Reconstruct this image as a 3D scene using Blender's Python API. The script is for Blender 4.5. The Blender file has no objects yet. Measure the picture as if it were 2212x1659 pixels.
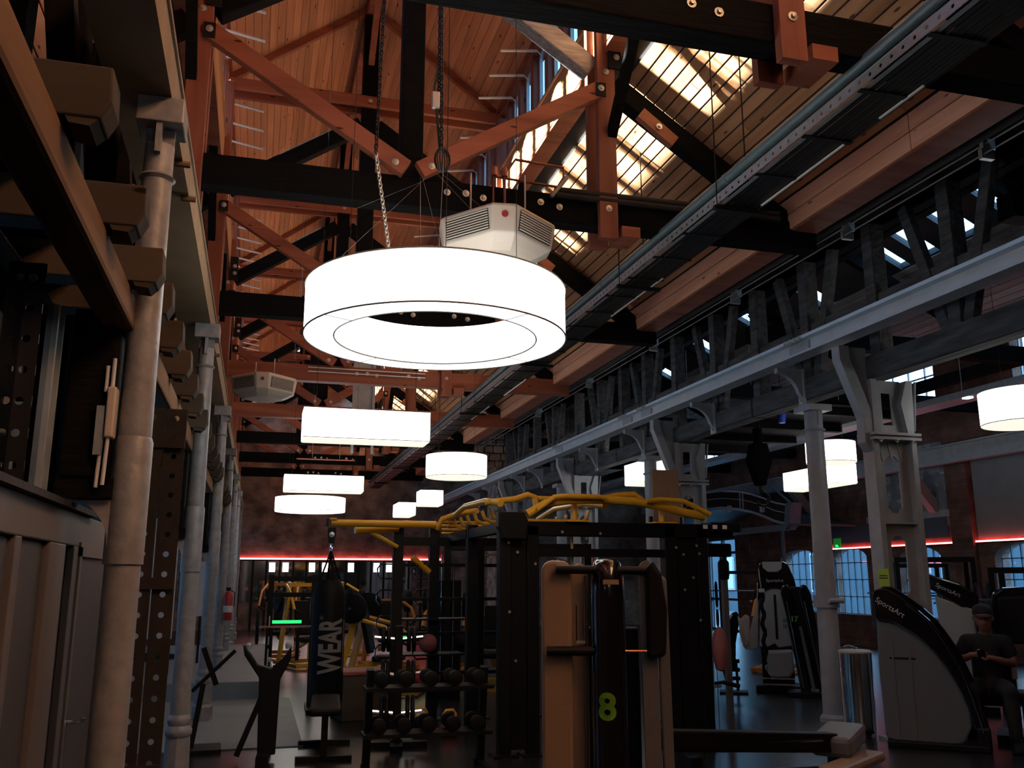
import bpy, math, random
from mathutils import Vector, Matrix
SC = bpy.context.scene
COL = SC.collection
random.seed(7)
PI = math.pi
# ---------------------------------------------------------------- camera
cam_d = bpy.data.cameras.new('camera')
cam_d.sensor_width = 36.0
cam_d.lens = 1950.0 / 2212.0 * 36.0
cam_d.clip_start = 0.05
cam_d.clip_end = 300
cam = bpy.data.objects.new('camera', cam_d)
COL.objects.link(cam)
cam.location = (0, 0, 1.6)
cam.rotation_euler = (math.radians(90 + 12.225), 0, math.radians(-15.571))
SC.camera = cam
# ---------------------------------------------------------------- world, sun, exposure
W = bpy.data.worlds.new('daylight')
SC.world = W
W.use_nodes = True
bg = W.node_tree.nodes['Background']
bg.inputs[0].default_value = (0.33, 0.64, 1.0, 1)
bg.inputs[1].default_value = 5.0
sun_d = bpy.data.lights.new('sun', 'SUN')
sun_d.energy = 170.0
sun_d.color = (1.0, 0.91, 0.78)
sun_d.angle = math.radians(0.8)
sun = bpy.data.objects.new('sun', sun_d)
COL.objects.link(sun)
sun.location = (-20, 8, 14)
sun.rotation_euler = Vector((1.0, -0.03, -0.25)).to_track_quat('-Z', 'Y').to_euler()
SC.view_settings.view_transform = 'Standard'
SC.view_settings.look = 'None'
SC.view_settings.exposure = 0.62
SC.view_settings.gamma = 1.0
SC.view_settings.use_curve_mapping = False
SC.cycles.max_bounces = 8
SC.cycles.diffuse_bounces = 5
SC.cycles.glossy_bounces = 4
SC.cycles.transparent_max_bounces = 16
SC.cycles.sample_clamp_indirect = 6.0
SC.cycles.caustics_reflective = False
SC.cycles.caustics_refractive = False
SC.cycles.use_denoising = True

# ---------------------------------------------------------------- materials
MATS = {}
def mat(name, col, rough=0.6, metal=0.0, var=0.0, scale=6.0, bump=0.0, stretch=(1, 1, 1), emit=None, est=0.0, col2=None, coat=0.0, spec=0.5, detail=4.0):
    m = bpy.data.materials.new(name); m.use_nodes = True
    nt = m.node_tree; N = nt.nodes; L = nt.links
    b = N['Principled BSDF']
    b.inputs['Base Color'].default_value = (*col, 1)
    b.inputs['Roughness'].default_value = rough
    b.inputs['Metallic'].default_value = metal
    b.inputs['Specular IOR Level'].default_value = spec
    if coat: b.inputs['Coat Weight'].default_value = coat
    if emit is not None:
        b.inputs['Emission Color'].default_value = (*emit, 1)
        b.inputs['Emission Strength'].default_value = est
    if var or bump:
        tc = N.new('ShaderNodeTexCoord'); mp = N.new('ShaderNodeMapping')
        mp.inputs['Scale'].default_value = stretch
        L.new(tc.outputs['Object'], mp.inputs['Vector'])
        nz = N.new('ShaderNodeTexNoise'); nz.inputs['Scale'].default_value = scale
        nz.inputs['Detail'].default_value = detail
        L.new(mp.outputs[0], nz.inputs['Vector'])
        if var:
            rp = N.new('ShaderNodeValToRGB')
            c2 = col2 or tuple(c * (1 - var) for c in col)
            rp.color_ramp.elements[0].position = 0.3; rp.color_ramp.elements[0].color = (*c2, 1)
            rp.color_ramp.elements[1].position = 0.7; rp.color_ramp.elements[1].color = (*col, 1)
            L.new(nz.outputs['Fac'], rp.inputs[0]); L.new(rp.outputs[0], b.inputs['Base Color'])
        if bump:
            bp = N.new('ShaderNodeBump'); bp.inputs['Strength'].default_value = bump
            bp.inputs['Distance'].default_value = 0.02
            L.new(nz.outputs['Fac'], bp.inputs['Height']); L.new(bp.outputs[0], b.inputs['Normal'])
    MATS[name] = m
    return m

def wood(name, col, dark, rough=0.55, axis=1, knots=True, scale=9.0, rand=0.35, spec=0.3):
    """boards with grain along one object axis, knots, and a tone of its own for each board"""
    m = bpy.data.materials.new(name); m.use_nodes = True
    nt = m.node_tree; N = nt.nodes; L = nt.links; b = N['Principled BSDF']
    b.inputs['Roughness'].default_value = rough; b.inputs['Specular IOR Level'].default_value = spec
    tc = N.new('ShaderNodeTexCoord'); mp = N.new('ShaderNodeMapping'); oi = N.new('ShaderNodeObjectInfo')
    s = [1, 1, 1]; s[axis] = 0.07
    mp.inputs['Scale'].default_value = s
    ad = N.new('ShaderNodeVectorMath'); ad.operation = 'MULTIPLY_ADD'
    L.new(oi.outputs['Random'], ad.inputs[0]); ad.inputs[1].default_value = (13, 29, 7)
    L.new(tc.outputs['Object'], ad.inputs[2]); L.new(ad.outputs[0], mp.inputs[0])
    nz = N.new('ShaderNodeTexNoise'); nz.inputs['Scale'].default_value = scale; nz.inputs['Detail'].default_value = 5
    nz.inputs['Distortion'].default_value = 0.6
    L.new(mp.outputs[0], nz.inputs['Vector'])
    rp = N.new('ShaderNodeValToRGB')
    rp.color_ramp.elements[0].position = 0.28; rp.color_ramp.elements[0].color = (*dark, 1)
    rp.color_ramp.elements[1].position = 0.62; rp.color_ramp.elements[1].color = (*col, 1)
    L.new(nz.outputs['Fac'], rp.inputs[0])
    mr = N.new('ShaderNodeMapRange'); mr.inputs[3].default_value = 1 - rand; mr.inputs[4].default_value = 1 + rand * 0.5
    L.new(oi.outputs['Random'], mr.inputs[0])
    mx = N.new('ShaderNodeMix'); mx.data_type = 'RGBA'; mx.blend_type = 'MULTIPLY'; mx.inputs[0].default_value = 1
    L.new(rp.outputs[0], mx.inputs[6]); L.new(mr.outputs[0], mx.inputs[7])
    out = mx.outputs[2]
    if knots:
        mk = N.new('ShaderNodeMapping'); k = [9, 9, 9]; k[axis] = 2.6; mk.inputs['Scale'].default_value = k
        L.new(ad.outputs[0], mk.inputs[0])
        vo = N.new('ShaderNodeTexVoronoi'); vo.inputs['Scale'].default_value = 1.0
        L.new(mk.outputs[0], vo.inputs['Vector'])
        kr = N.new('ShaderNodeValToRGB')
        kr.color_ramp.elements[0].position = 0.07; kr.color_ramp.elements[0].color = (0.16, 0.12, 0.1, 1)
        kr.color_ramp.elements[1].position = 0.12; kr.color_ramp.elements[1].color = (1, 1, 1, 1)
        L.new(vo.outputs['Distance'], kr.inputs[0])
        m2 = N.new('ShaderNodeMix'); m2.data_type = 'RGBA'; m2.blend_type = 'MULTIPLY'; m2.inputs[0].default_value = 1
        L.new(out, m2.inputs[6]); L.new(kr.outputs[0], m2.inputs[7]); out = m2.outputs[2]
    L.new(out, b.inputs['Base Color'])
    bp = N.new('ShaderNodeBump'); bp.inputs['Strength'].default_value = 0.25; bp.inputs['Distance'].default_value = 0.01
    L.new(nz.outputs['Fac'], bp.inputs['Height']); L.new(bp.outputs[0], b.inputs['Normal'])
    MATS[name] = m
    return m

def brickmat(name, c1, c2, mortar, sc=4.0, bump=0.6, rough=0.9, rot=(0, 0, 0), noise=0.5):
    m = bpy.data.materials.new(name); m.use_nodes = True
    nt = m.node_tree; N = nt.nodes; L = nt.links; b = N['Principled BSDF']
    b.inputs['Roughness'].default_value = rough
    tc = N.new('ShaderNodeTexCoord'); mp = N.new('ShaderNodeMapping'); mp.inputs['Rotation'].default_value = rot
    L.new(tc.outputs['Object'], mp.inputs[0])
    nz0 = N.new('ShaderNodeTexNoise'); nz0.inputs['Scale'].default_value = 3.0
    L.new(mp.outputs[0], nz0.inputs['Vector'])
    va = N.new('ShaderNodeVectorMath'); va.operation = 'MULTIPLY_ADD'; va.inputs[1].default_value = (.06, .06, .06)
    L.new(nz0.outputs['Color'], va.inputs[0]); L.new(mp.outputs[0], va.inputs[2])
    br = N.new('ShaderNodeTexBrick'); br.inputs['Scale'].default_value = sc
    br.inputs['Color1'].default_value = (*c1, 1); br.inputs['Color2'].default_value = (*c2, 1); br.inputs['Mortar'].default_value = (*mortar, 1)
    br.inputs['Mortar Size'].default_value = 0.025
    L.new(va.outputs[0], br.inputs['Vector'])
    nz = N.new('ShaderNodeTexNoise'); nz.inputs['Scale'].default_value = 2.2; nz.inputs['Detail'].default_value = 6
    L.new(mp.outputs[0], nz.inputs['Vector'])
    mr = N.new('ShaderNodeMapRange'); mr.inputs[1].default_value = .3; mr.inputs[2].default_value = .7; mr.inputs[3].default_value = 1 - noise; mr.inputs[4].default_value = 1 + noise
    L.new(nz.outputs['Fac'], mr.inputs[0])
    mx = N.new('ShaderNodeMix'); mx.data_type = 'RGBA'; mx.blend_type = 'MULTIPLY'; mx.inputs[0].default_value = 1
    L.new(br.outputs['Color'], mx.inputs[6]); L.new(mr.outputs[0], mx.inputs[7]); L.new(mx.outputs[2], b.inputs['Base Color'])
    bp = N.new('ShaderNodeBump'); bp.inputs['Strength'].default_value = bump; bp.inputs['Distance'].default_value = 0.03
    ma = N.new('ShaderNodeMath'); ma.operation = 'SUBTRACT'
    L.new(nz.outputs['Fac'], ma.inputs[0]); L.new(br.outputs['Fac'], ma.inputs[1])
    L.new(ma.outputs[0], bp.inputs['Height']); L.new(bp.outputs[0], b.inputs['Normal'])
    MATS[name] = m
    return m

def glassmat(name, tint, mixf=0.12, rough=0.02, gloss=(.8, .9, 1)):
    m = bpy.data.materials.new(name); m.use_nodes = True
    nt = m.node_tree; N = nt.nodes; L = nt.links
    N.remove(N['Principled BSDF'])
    t = N.new('ShaderNodeBsdfTransparent'); t.inputs[0].default_value = (*tint, 1)
    g = N.new('ShaderNodeBsdfGlossy'); g.inputs[0].default_value = (*gloss, 1); g.inputs['Roughness'].default_value = rough
    x = N.new('ShaderNodeMixShader'); x.inputs[0].default_value = mixf
    L.new(t.outputs[0], x.inputs[1]); L.new(g.outputs[0], x.inputs[2])
    L.new(x.outputs[0], N['Material Output'].inputs[0])
    MATS[name] = m
    return m

wood('pine_red', (.66, .30, .17), (.50, .19, .095), rand=.22)
wood('pine', (.66, .35, .18), (.48, .22, .095), rand=.22)
wood('fascia_pine_lit', (.78, .47, .32), (.62, .33, .20), rand=.15)  # pine made lighter: lamp light on the fascia put into the colour
wood('pine_grey', (.50, .45, .41), (.33, .28, .25), rand=.25)
wood('red_timber', (.35, .115, .068), (.21, .06, .034), axis=0, rand=.15, scale=7)
wood('red_post', (.32, .11, .07), (.20, .055, .03), axis=2, rand=.15, scale=7)
mat('black_timber', (.0055, .005, .0055), .85, spec=.12, var=.5, scale=4, bump=.5, stretch=(1, 8, 8))
mat('grey_timber', (.13, .125, .125), .85, var=.65, scale=3, bump=1.0, stretch=(5, .7, 5))
mat('weathered', (.42, .36, .33), .8, var=.5, scale=5, bump=.8, stretch=(1, 6, 6))
wood('old_wood', (.20, .12, .065), (.09, .05, .026), axis=1, rand=.1, scale=5, rough=.85, spec=.1)
wood('joist_wood', (.085, .072, .058), (.05, .04, .03), axis=0, rand=.2, scale=5, rough=.85, spec=.1)
mat('col_paint', (.27, .285, .31), .42, var=.3, scale=14, bump=.35, detail=6)
mat('steel_paint', (.42, .44, .46), .45, var=.2, scale=7, bump=.15)
mat('rail_paint_lit', (.62, .65, .67), .4, var=.15, scale=5, bump=.1)  # steel paint raised: daylight falling on the right rail put into the colour
mat('rail_warm_tint', (.24, .165, .095), .55, var=.25, scale=5, bump=.1)  # grey rail paint with the brown of warm light put into the colour
mat('panel_grey', (.055, .056, .06), .55, var=.12, scale=3)
mat('panel_warm', (.12, .112, .11), .5, var=.15, scale=3)
mat('galv', (.45, .50, .52), .42, metal=.6, var=.2, scale=12)
mat('pipe_blue', (.13, .20, .235), .5, metal=.2, var=.2, scale=9)
mat('dark_steel', (.012, .012, .013), .5, metal=.3, spec=.3)
mat('rust_dark', (.022, .017, .014), .8, var=.5, scale=9, bump=.4)
mat('dull_black', (.002, .002, .002), .9, spec=.03)  # hook block finish, darker and duller than black_metal
mat('black_metal', (.004, .004, .0045), .5, spec=.25)
mat('black_gloss', (.006, .006, .008), .12, coat=.5)
mat('black_rubber', (.004, .004, .0045), .6, spec=.2)
mat('yellow', (.78, .41, .03), .32, coat=.2)
mat('orange', (.62, .20, .02), .4)
mat('chrome', (.75, .75, .76), .12, metal=1.0)
mat('white_tube', (.82, .84, .86), .35)
mat('zinc', (.55, .54, .50), .4, metal=.7)
mat('ac_shell', (.62, .56, .48), .5)
mat('beige_panel', (.29, .215, .15), .5, var=.06, scale=30)
mat('machine_white', (.42, .46, .47), .38)
mat('machine_grey', (.13, .145, .155), .42)
mat('green_num', (.13, .36, .03), .5)
mat('note', (.42, .58, .06), .8)
mat('print_grey', (.22, .22, .21), .6)
mat('print_white', (.55, .57, .58), .6)
mat('red_plastic', (.35, .02, .03), .4)
mat('pink_pad', (.30, .09, .09), .6)
mat('blue_plastic', (.02, .06, .45), .35)
mat('copper', (.28, .09, .055), .4, metal=.5)
mat('cable', (.008, .008, .008), .5)
mat('plywood', (.33, .22, .15), .55, var=.2, scale=4, stretch=(8, 8, 1))
mat('facade', (.10, .15, .19), .9, var=.2, scale=1)
mat('plaster', (.30, .29, .29), .9, var=.15, scale=2, bump=.1)
mat('dark_plaster', (.05, .048, .05), .9, var=.3, scale=2)
mat('skin', (.32, .13, .09), .55)
mat('shirt', (.014, .014, .016), .85)
mat('cap', (.016, .013, .014), .8)
mat('frame_white', (.55, .60, .64), .5)
mat('frame_blue', (.05, .10, .14), .5)
mat('cloth_white', (.45, .43, .42), .9)
mat('lamp_trim', (.25, .24, .22), .5)
mat('mirror', (.75, .78, .8), .04, metal=1.0)
brickmat('stone', (.34, .19, .13), (.22, .14, .10), (.26, .18, .14), sc=2.1, bump=1.0, noise=.55, rot=(PI/2, 0, 0))
brickmat('brick', (.19, .085, .06), (.13, .065, .05), (.17, .125, .10), sc=3.6, bump=.7, rot=(PI/2, 0, PI/2))
brickmat('brick_white', (.45, .47, .48), (.34, .36, .37), (.22, .23, .24), sc=3.6, bump=.7, rot=(PI/2, 0, PI/2), noise=.3)
mat('crumble', (.42, .40, .38), .95, var=.75, col2=(.10, .07, .05), scale=5, bump=1.6, detail=8)
glassmat('pane', (.50, .56, .60), .10)
glassmat('pane_clear', (.86, .92, .95), .08)
glassmat('pane_dark', (.06, .08, .08), .35)
mat('lamp_white', (.9, .9, .9), .6, emit=(1.0, .97, .925), est=2.6)
mat('lamp_dim', (.9, .9, .85), .6, emit=(1.0, .95, .80), est=.66)
mat('led_red', (.9, .2, .15), .5, emit=(1.0, .10, .10), est=9.0)
mat('led_green', (.1, .8, .3), .5, emit=(.02, .9, .18), est=.9)
mat('white_glow', (.9, .9, .9), .5, emit=(.9, .95, 1), est=3)  # tray spot lamps, and the glow imitating mirror reflections
mat('exit_green', (.02, .3, .05), .5, emit=(.02, .5, .06), est=.12)

def floormat():
    m = mat('floor_dark', (.016, .016, .018), .27, var=.4, scale=1.2, bump=.12, spec=.9)
    return m
floormat()
mat('yard', (.12, .15, .17), .9, var=.2, scale=1)
mat('platform_daylight_blue', (.22, .28, .32), .55, var=.15, scale=2)  # blue of the window daylight is mixed into this pale floor colour
mat('floor_mat', (.012, .012, .013), .85, var=.3, scale=30)

# ---------------------------------------------------------------- mesh helpers
class MB:
    def __init__(s): s.v = []; s.f = []
    def add(s, vs, fs):
        o = len(s.v); s.v += [tuple(p) for p in vs]; s.f += [tuple(i + o for i in q) for q in fs]; return s
    def box(s, x0, x1, y0, y1, z0, z1):
        return s.add([(x0,y0,z0),(x1,y0,z0),(x1,y1,z0),(x0,y1,z0),(x0,y0,z1),(x1,y0,z1),(x1,y1,z1),(x0,y1,z1)],
                     [(0,3,2,1),(4,5,6,7),(0,1,5,4),(1,2,6,5),(2,3,7,6),(3,0,4,7)])
    def bar(s, p, q, w, h, up=(0, 0, 1), w2=None, h2=None):
        p = Vector(p); q = Vector(q); d = (q - p).normalized(); up = Vector(up)
        sd = d.cross(up)
        if sd.length < 1e-4: sd = d.cross(Vector((1, 0, 0)))
        sd.normalize(); u = sd.cross(d)
        vs = []
        for c, ww, hh in ((p, w, h), (q, w2 or w, h2 or h)):
            for a, b in ((-1, -1), (1, -1), (1, 1), (-1, 1)): vs.append(c + sd * a * ww / 2 + u * b * hh / 2)
        return s.add(vs, [(0,1,2,3),(7,6,5,4),(0,4,5,1),(1,5,6,2),(2,6,7,3),(3,7,4,0)])
    def tube(s, pts, r, n=8, closed=False, caps=True):
        pts = [Vector(p) for p in pts]; k = len(pts); vs = []; fs = []
        rr = r if isinstance(r, (list, tuple)) else [r] * k
        prev = None
        for i, p in enumerate(pts):
            a = pts[i - 1] if (i or closed) else p; b = pts[(i + 1) % k] if (i < k - 1 or closed) else p
            d = (b - a).normalized()
            if prev is None:
                t = Vector((0, 0, 1)) if abs(d.z) < .9 else Vector((1, 0, 0)); sd = d.cross(t).normalized()
            else:
                sd = prev - d * prev.dot(d)
                if sd.length < 1e-5: sd = d.orthogonal()
                sd.normalize()
            prev = sd; u = d.cross(sd)
            for j in range(n):
                a_ = 2 * PI * j / n; vs.append(p + (sd * math.cos(a_) + u * math.sin(a_)) * rr[i])
        m = k if closed else k - 1
        for i in range(m):
            for j in range(n):
                a = i * n + j; b = i * n + (j + 1) % n; c = ((i + 1) % k) * n + (j + 1) % n; d_ = ((i + 1) % k) * n + j
                fs.append((a, b, c, d_))
        if caps and not closed:
            fs.append(tuple(reversed(range(n)))); fs.append(tuple((k - 1) * n + j for j in range(n)))
        return s.add(vs, fs)
    def lathe(s, prof, n=20, c=(0, 0, 0), sx=1, sy=1, cap=True):
        vs = []; fs = []; k = len(prof)
        for r, z in prof:
            for j in range(n):
                a = 2 * PI * j / n; vs.append((c[0] + r * math.cos(a) * sx, c[1] + r * math.sin(a) * sy, c[2] + z))
        for i in range(k - 1):
            for j in range(n): fs.append((i*n+j, i*n+(j+1)%n, (i+1)*n+(j+1)%n, (i+1)*n+j))
        if cap:
            fs.append(tuple(reversed(range(n)))); fs.append(tuple((k-1)*n+j for j in range(n)))
        return s.add(vs, fs)
    def prism(s, poly, a0, a1, plane='xz'):
        """polygon in a plane, extruded along the remaining axis from a0 to a1"""
        n = len(poly); vs = []
        for t in (a0, a1):
            for u, w in poly:
                vs.append({'xz': (u, t, w), 'yz': (t, u, w), 'xy': (u, w, t)}[plane])
        return s.add(vs, [tuple(range(n)), tuple(reversed(range(n, 2 * n)))] + [(i, n + i, n + (i + 1) % n, (i + 1) % n) for i in range(n)])
    def plate(s, poly, holes, t0, t1, plane='xz'): ...
    def mesh(s, name, m, smooth=False):
        me = bpy.data.meshes.new(name); me.from_pydata(s.v, [], s.f); me.update()
        import bmesh
        bm = bmesh.new(); bm.from_mesh(me); bmesh.ops.recalc_face_normals(bm, faces=bm.faces); bm.to_mesh(me); bm.free()
        me.materials.append(MATS[m])
        if smooth:
            me.polygons.foreach_set('use_smooth', [True] * len(me.polygons))
            try: me.set_sharp_from_angle(angle=math.radians(40))
            except Exception: pass
        return me
    def build(s, name, m, parent=None, smooth=False, bevel=0.0, label=None):
        o = bpy.data.objects.new(name, s.mesh(name, m, smooth)); COL.objects.link(o)
        if parent is not None: o.parent = parent
        if bevel:
            b = o.modifiers.new('bevel', 'BEVEL'); b.width = bevel; b.segments = 2; b.limit_method = 'ANGLE'
        if label: o['label'] = label
        return o

def tag(o, label, cat, group=None):
    o['label'] = label; o['category'] = cat
    if group: o['group'] = group
    return o
def thing(name, label, cat, loc=(0, 0, 0), rz=0.0, group=None):
    o = bpy.data.objects.new(name, None); COL.objects.link(o); o.location = loc; o.rotation_euler = (0, 0, rz)
    o.empty_display_size = .2
    return tag(o, label, cat, group)
def struct(o, label=None):
    o['kind'] = 'structure'
    if label: o['label'] = label
    return o
def sroot(name, label=None):
    o = bpy.data.objects.new(name, None); COL.objects.link(o); return struct(o, label)
def obj(name, mesh, parent=None, loc=(0, 0, 0), rot=None):
    o = bpy.data.objects.new(name, mesh); COL.objects.link(o); o.location = loc
    if rot: o.rotation_euler = rot
    if parent is not None: o.parent = parent
    return o
def copy_tree(o, parent=None):
    c = o.copy(); COL.objects.link(c); c.parent = parent
    for ch in o.children: copy_tree(ch, c)
    return c
def dup(root, loc, rz=None, label=None):
    c = copy_tree(root); c.location = loc
    if rz is not None: c.rotation_euler = (0, 0, rz)
    if label: c['label'] = label
    return c
def text(name, s, size, m, parent, loc, rot, ext=.002, ax='CENTER', sx=1.0, bold=0.0):
    cu = bpy.data.curves.new(name, 'FONT'); cu.body = s; cu.size = size; cu.extrude = ext; cu.align_x = ax; cu.align_y = 'CENTER'
    cu.offset = bold
    t = bpy.data.objects.new(name + '_tmp', cu); COL.objects.link(t)
    dg = bpy.context.evaluated_depsgraph_get()
    me = bpy.data.meshes.new_from_object(t.evaluated_get(dg)); bpy.data.objects.remove(t)
    me.materials.clear(); me.materials.append(MATS[m])
    o = obj(name, me, parent, loc, rot); o.scale = (sx, 1, 1)
    return o
ORD = ['first', 'second', 'third', 'fourth', 'fifth', 'sixth', 'seventh', 'eighth', 'ninth', 'tenth', 'eleventh', 'twelfth', 'thirteenth', 'fourteenth', 'fifteenth', 'sixteenth', 'seventeenth', 'eighteenth', 'nineteenth', 'twentieth', 'twenty-first', 'twenty-second', 'twenty-third', 'twenty-fourth', 'twenty-fifth', 'twenty-sixth', 'twenty-seventh', 'twenty-eighth']
def ngon(n, r, c=(0, 0), a0=0.0): return [(c[0] + r * math.cos(a0 + 2 * PI * i / n), c[1] + r * math.sin(a0 + 2 * PI * i / n)) for i in range(n)]
def arc(c, r, a0, a1, n): return [(c[0] + r * math.cos(a0 + (a1 - a0) * i / n), c[1] + r * math.sin(a0 + (a1 - a0) * i / n)) for i in range(n + 1)]
# ================================================================ structure
CX = 1.13                                   # ridge line of the nave
LW = 1.81                                   # half width of the lantern (inner faces)
FR = [4.43, 7.45, 11.25, 14.95, 18.6, 22.3, 26.0, 29.7]
Y0, Y1 = -3.0, 31.5
# floor
struct(MB().box(-7, 14.9, Y0, Y1 + .3, -.2, 0).build('floor', 'floor_dark'), 'dark glossy gym floor')
# outer walls
def wall_box(name, m, *b, label=None): return struct(MB().box(*b).build(name, m), label)
def building(label, x0, x1, h, xf):
    b = thing('neighbouring_building', label, 'building')
    MB().box(x0, x1, -20, 60, -.2, h).build('wall', 'facade', b)
    MB().box(x0 - .3, x1 + .3, -20.3, 60.3, h, h + .25).build('roof', 'dark_plaster', b)
    for k in range(16):
        y = -16 + 4.6 * k
        f = MB().box(xf - .06, xf + .06, y, y + 1.5, 1.0, 2.9).build('window_frame', 'frame_white', b)
        MB().box(xf - .075, xf + .075, y + .1, y + 1.4, 1.1, 2.8).build('pane', 'pane_dark', f)
    return b
building('long pale building across the yard, seen through the right hand windows', 27, 33, 5.5, 27)
building('long pale building added unseen next door, keeping sun off the left aisle windows', -20, -13, 6.0, -13)  # unseen, added so no sun enters the left aisle windows
wall_box('wall_back', 'dark_plaster', -7, 14.9, Y0 - .3, Y0, 0, 9)
wf = wall_box('wall_far', 'stone', -7, 14.9, Y1, Y1 + 30, 0, 9.4, label='dark rough stone end wall with added sun-blocking mass behind it')  # depth behind the face is unseen, added to block the sun
# left outer wall with tall windows (they light the left aisle)
wl = sroot('wall_left')
WLX = -6.5
yy = Y0
mb = MB().box(WLX - .3, WLX, Y0, Y1, 0, .5).box(WLX - .3, WLX, Y0, Y1, 2.85, 6.2)
ys = [7.2, 10.4, 13.6, 16.8, 20.0, 23.2, 26.4, 29.6]
prev = Y0
for y in ys:
    mb.box(WLX - .3, WLX, prev, y - 1.35, .5, 2.85); prev = y + 1.35
mb.box(WLX - .3, WLX, prev, Y1, .5, 2.85)
mb.build('masonry', 'plaster', wl)
wn = [0]
def window(parts, loc=(0, 0, 0)):
    wn[0] += 1
    r = sroot('window_%d' % wn[0]); r.location = loc
    for nm, me in parts: obj(nm, me, r)
    return r
fr = MB()
for y in (-1.35, -.45, .45, 1.32): fr.box(-.06, 0, y, y + .03, -1.17, 1.17)
for z in (-1.17, -.4, .4, 1.14): fr.box(-.05, -.01, -1.35, 1.35, z, z + .03)
lf = fr.mesh('window_frame', 'frame_blue'); lp = MB().box(-.034, -.028, -1.35, 1.35, -1.17, 1.17).mesh('pane', 'pane_clear')
for y in ys: window([('frame', lf), ('pane', lp)], (WLX - .1, y, 1.675))

# ---- ceilings made of boards
def boards(root, m, p0, p1, n, gap, th, ysegs, outward, name='plank'):
    """n boards laid side by side from p0 to p1 (x,z), running along Y; one object for each length of board"""
    p0 = Vector((p0[0], 0, p0[1])); p1 = Vector((p1[0], 0, p1[1])); d = (p1 - p0); w = d.length / n; d.normalize()
    o = Vector((outward[0], 0, outward[1])).normalized()
    me = {}
    for (ya, yb) in ysegs:
        ln = round(yb - ya - .006, 3)
        if ln not in me:
            a = -w / 2 + gap / 2; b = w / 2 - gap / 2; e = min(.006, th * .4)
            vs = []
            for y in (-ln / 2, ln / 2):
                for (t, h) in ((a + e, 0), (b - e, 0), (b, e), (b, th), (a, th), (a, e)):
                    q = d * t + o * h; vs.append((q.x, y, q.z))
            fs = [tuple(range(6)), tuple(range(11, 5, -1))] + [(i, 6 + i, 6 + (i + 1) % 6, (i + 1) % 6) for i in range(6)]
            k = MB(); k.add(vs, fs); me[ln] = k.mesh(name, m)
        for i in range(n):
            c = p0 + d * w * (i + .5) + o * random.uniform(0, .0035)
            sh = ((i * 7) % 5) * .45
            obj(name, me[ln], root, (c.x, (ya + yb) / 2 + sh, c.z))
RZ = 9.47; EZ = 8.03                            # lantern ridge / eave height of the boards
SEG = [(-3.0, 5.6), (5.6, 14.0), (14.0, 22.4), (22.4, 29.4)]
cu = sroot('ceiling', 'reddish pine board ceiling of the raised lantern roof')
dz = (RZ - EZ) / (LW + .1)
nl = Vector((-dz, 1)).normalized(); nr = Vector((dz, 1)).normalized()
boards(cu, 'pine_red', (CX - LW - .1, EZ), (CX, RZ), 20, .004, .022, SEG, (nl.x, nl.y))
boards(cu, 'pine_red', (CX, RZ), (CX + LW + .1, EZ), 20, .004, .022, SEG, (nr.x, nr.y))
mb = MB(); mb.prism([(CX - LW - .2, EZ - .04), (CX, RZ + .04), (CX + LW + .2, EZ - .04), (CX + LW + .2, EZ + .06), (CX, RZ + .14), (CX - LW - .2, EZ + .06)], Y0, Y1, 'xz')
mb.build('roof_skin', 'dark_plaster', cu)
# ribs of the lantern roof, ridge beam
for y in FR[1:]:
    MB().bar((CX - LW - .05, y + .1, EZ - .02), (CX, y + .1, RZ - .06), .07, .09, up=(-dz, 0, 1)).build('rafter', 'red_timber', cu)
    MB().bar((CX, y + .1, RZ - .06), (CX + LW + .05, y + .1, EZ - .02), .07, .09, up=(dz, 0, 1)).build('rafter', 'red_timber', cu)
MB().box(CX - .07, CX + .07, Y0, Y1, RZ - .26, RZ - .07).build('ridge_beam', 'red_timber', cu)
# eaves cornice along both lantern walls
for s in (-1, 1):
    x = CX + s * LW
    MB().box(min(x, x - s * .03), max(x, x - s * .03), Y0, Y1, EZ - .03, EZ + .03).build('cornice', 'red_timber', cu)
    MB().box(min(x, x + s * .14), max(x, x + s * .14), Y0, Y1, EZ - .10, EZ + .0).build('wall_plate', 'red_timber', cu)

# lower roof slopes
cl = sroot('ceiling_lower', 'pine board ceiling of the lower roof slope')
XS, ZS, SL = 3.26, 6.44, .685
XE = 4.9; ZE = ZS - SL * (XE - XS)
o = Vector((SL, 1)).normalized()
boards(cl, 'pine', (XS, ZS), (XE, ZE), 16, .014, .026, SEG, (o.x, o.y))
MB().prism([(XS - .3, ZS + .245), (XE + .5, ZE - .30), (XE + .5, ZE - .2), (XS - .3, ZS + .36)], Y0, Y1, 'xz').build('roof_skin', 'dark_plaster', cl)
for y in FR:
    MB().bar((XS, y + .16, ZS - .045), (XE, y + .16, ZE - .045), .07, .08, up=(SL, 0, 1)).build('rafter', 'pine', cl)
# eaves: two fascia boards and the purlin behind them
for i in range(2):
    for (ya, yb) in SEG: MB().box(XE, XE + .03, ya + .004, yb - .004, 4.985 + .165 * i, 4.985 + .165 * i + .152).build('fascia_board', 'fascia_pine_lit', cl)
MB().box(XE + .03, XE + .3, Y0, Y1, 4.97, 5.3).build('eaves_purlin', 'red_timber', cl)
MB().box(XE + .3, 6.9, Y0, Y1, 5.55, 5.62).build('gutter_soffit', 'black_timber', cl)
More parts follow.
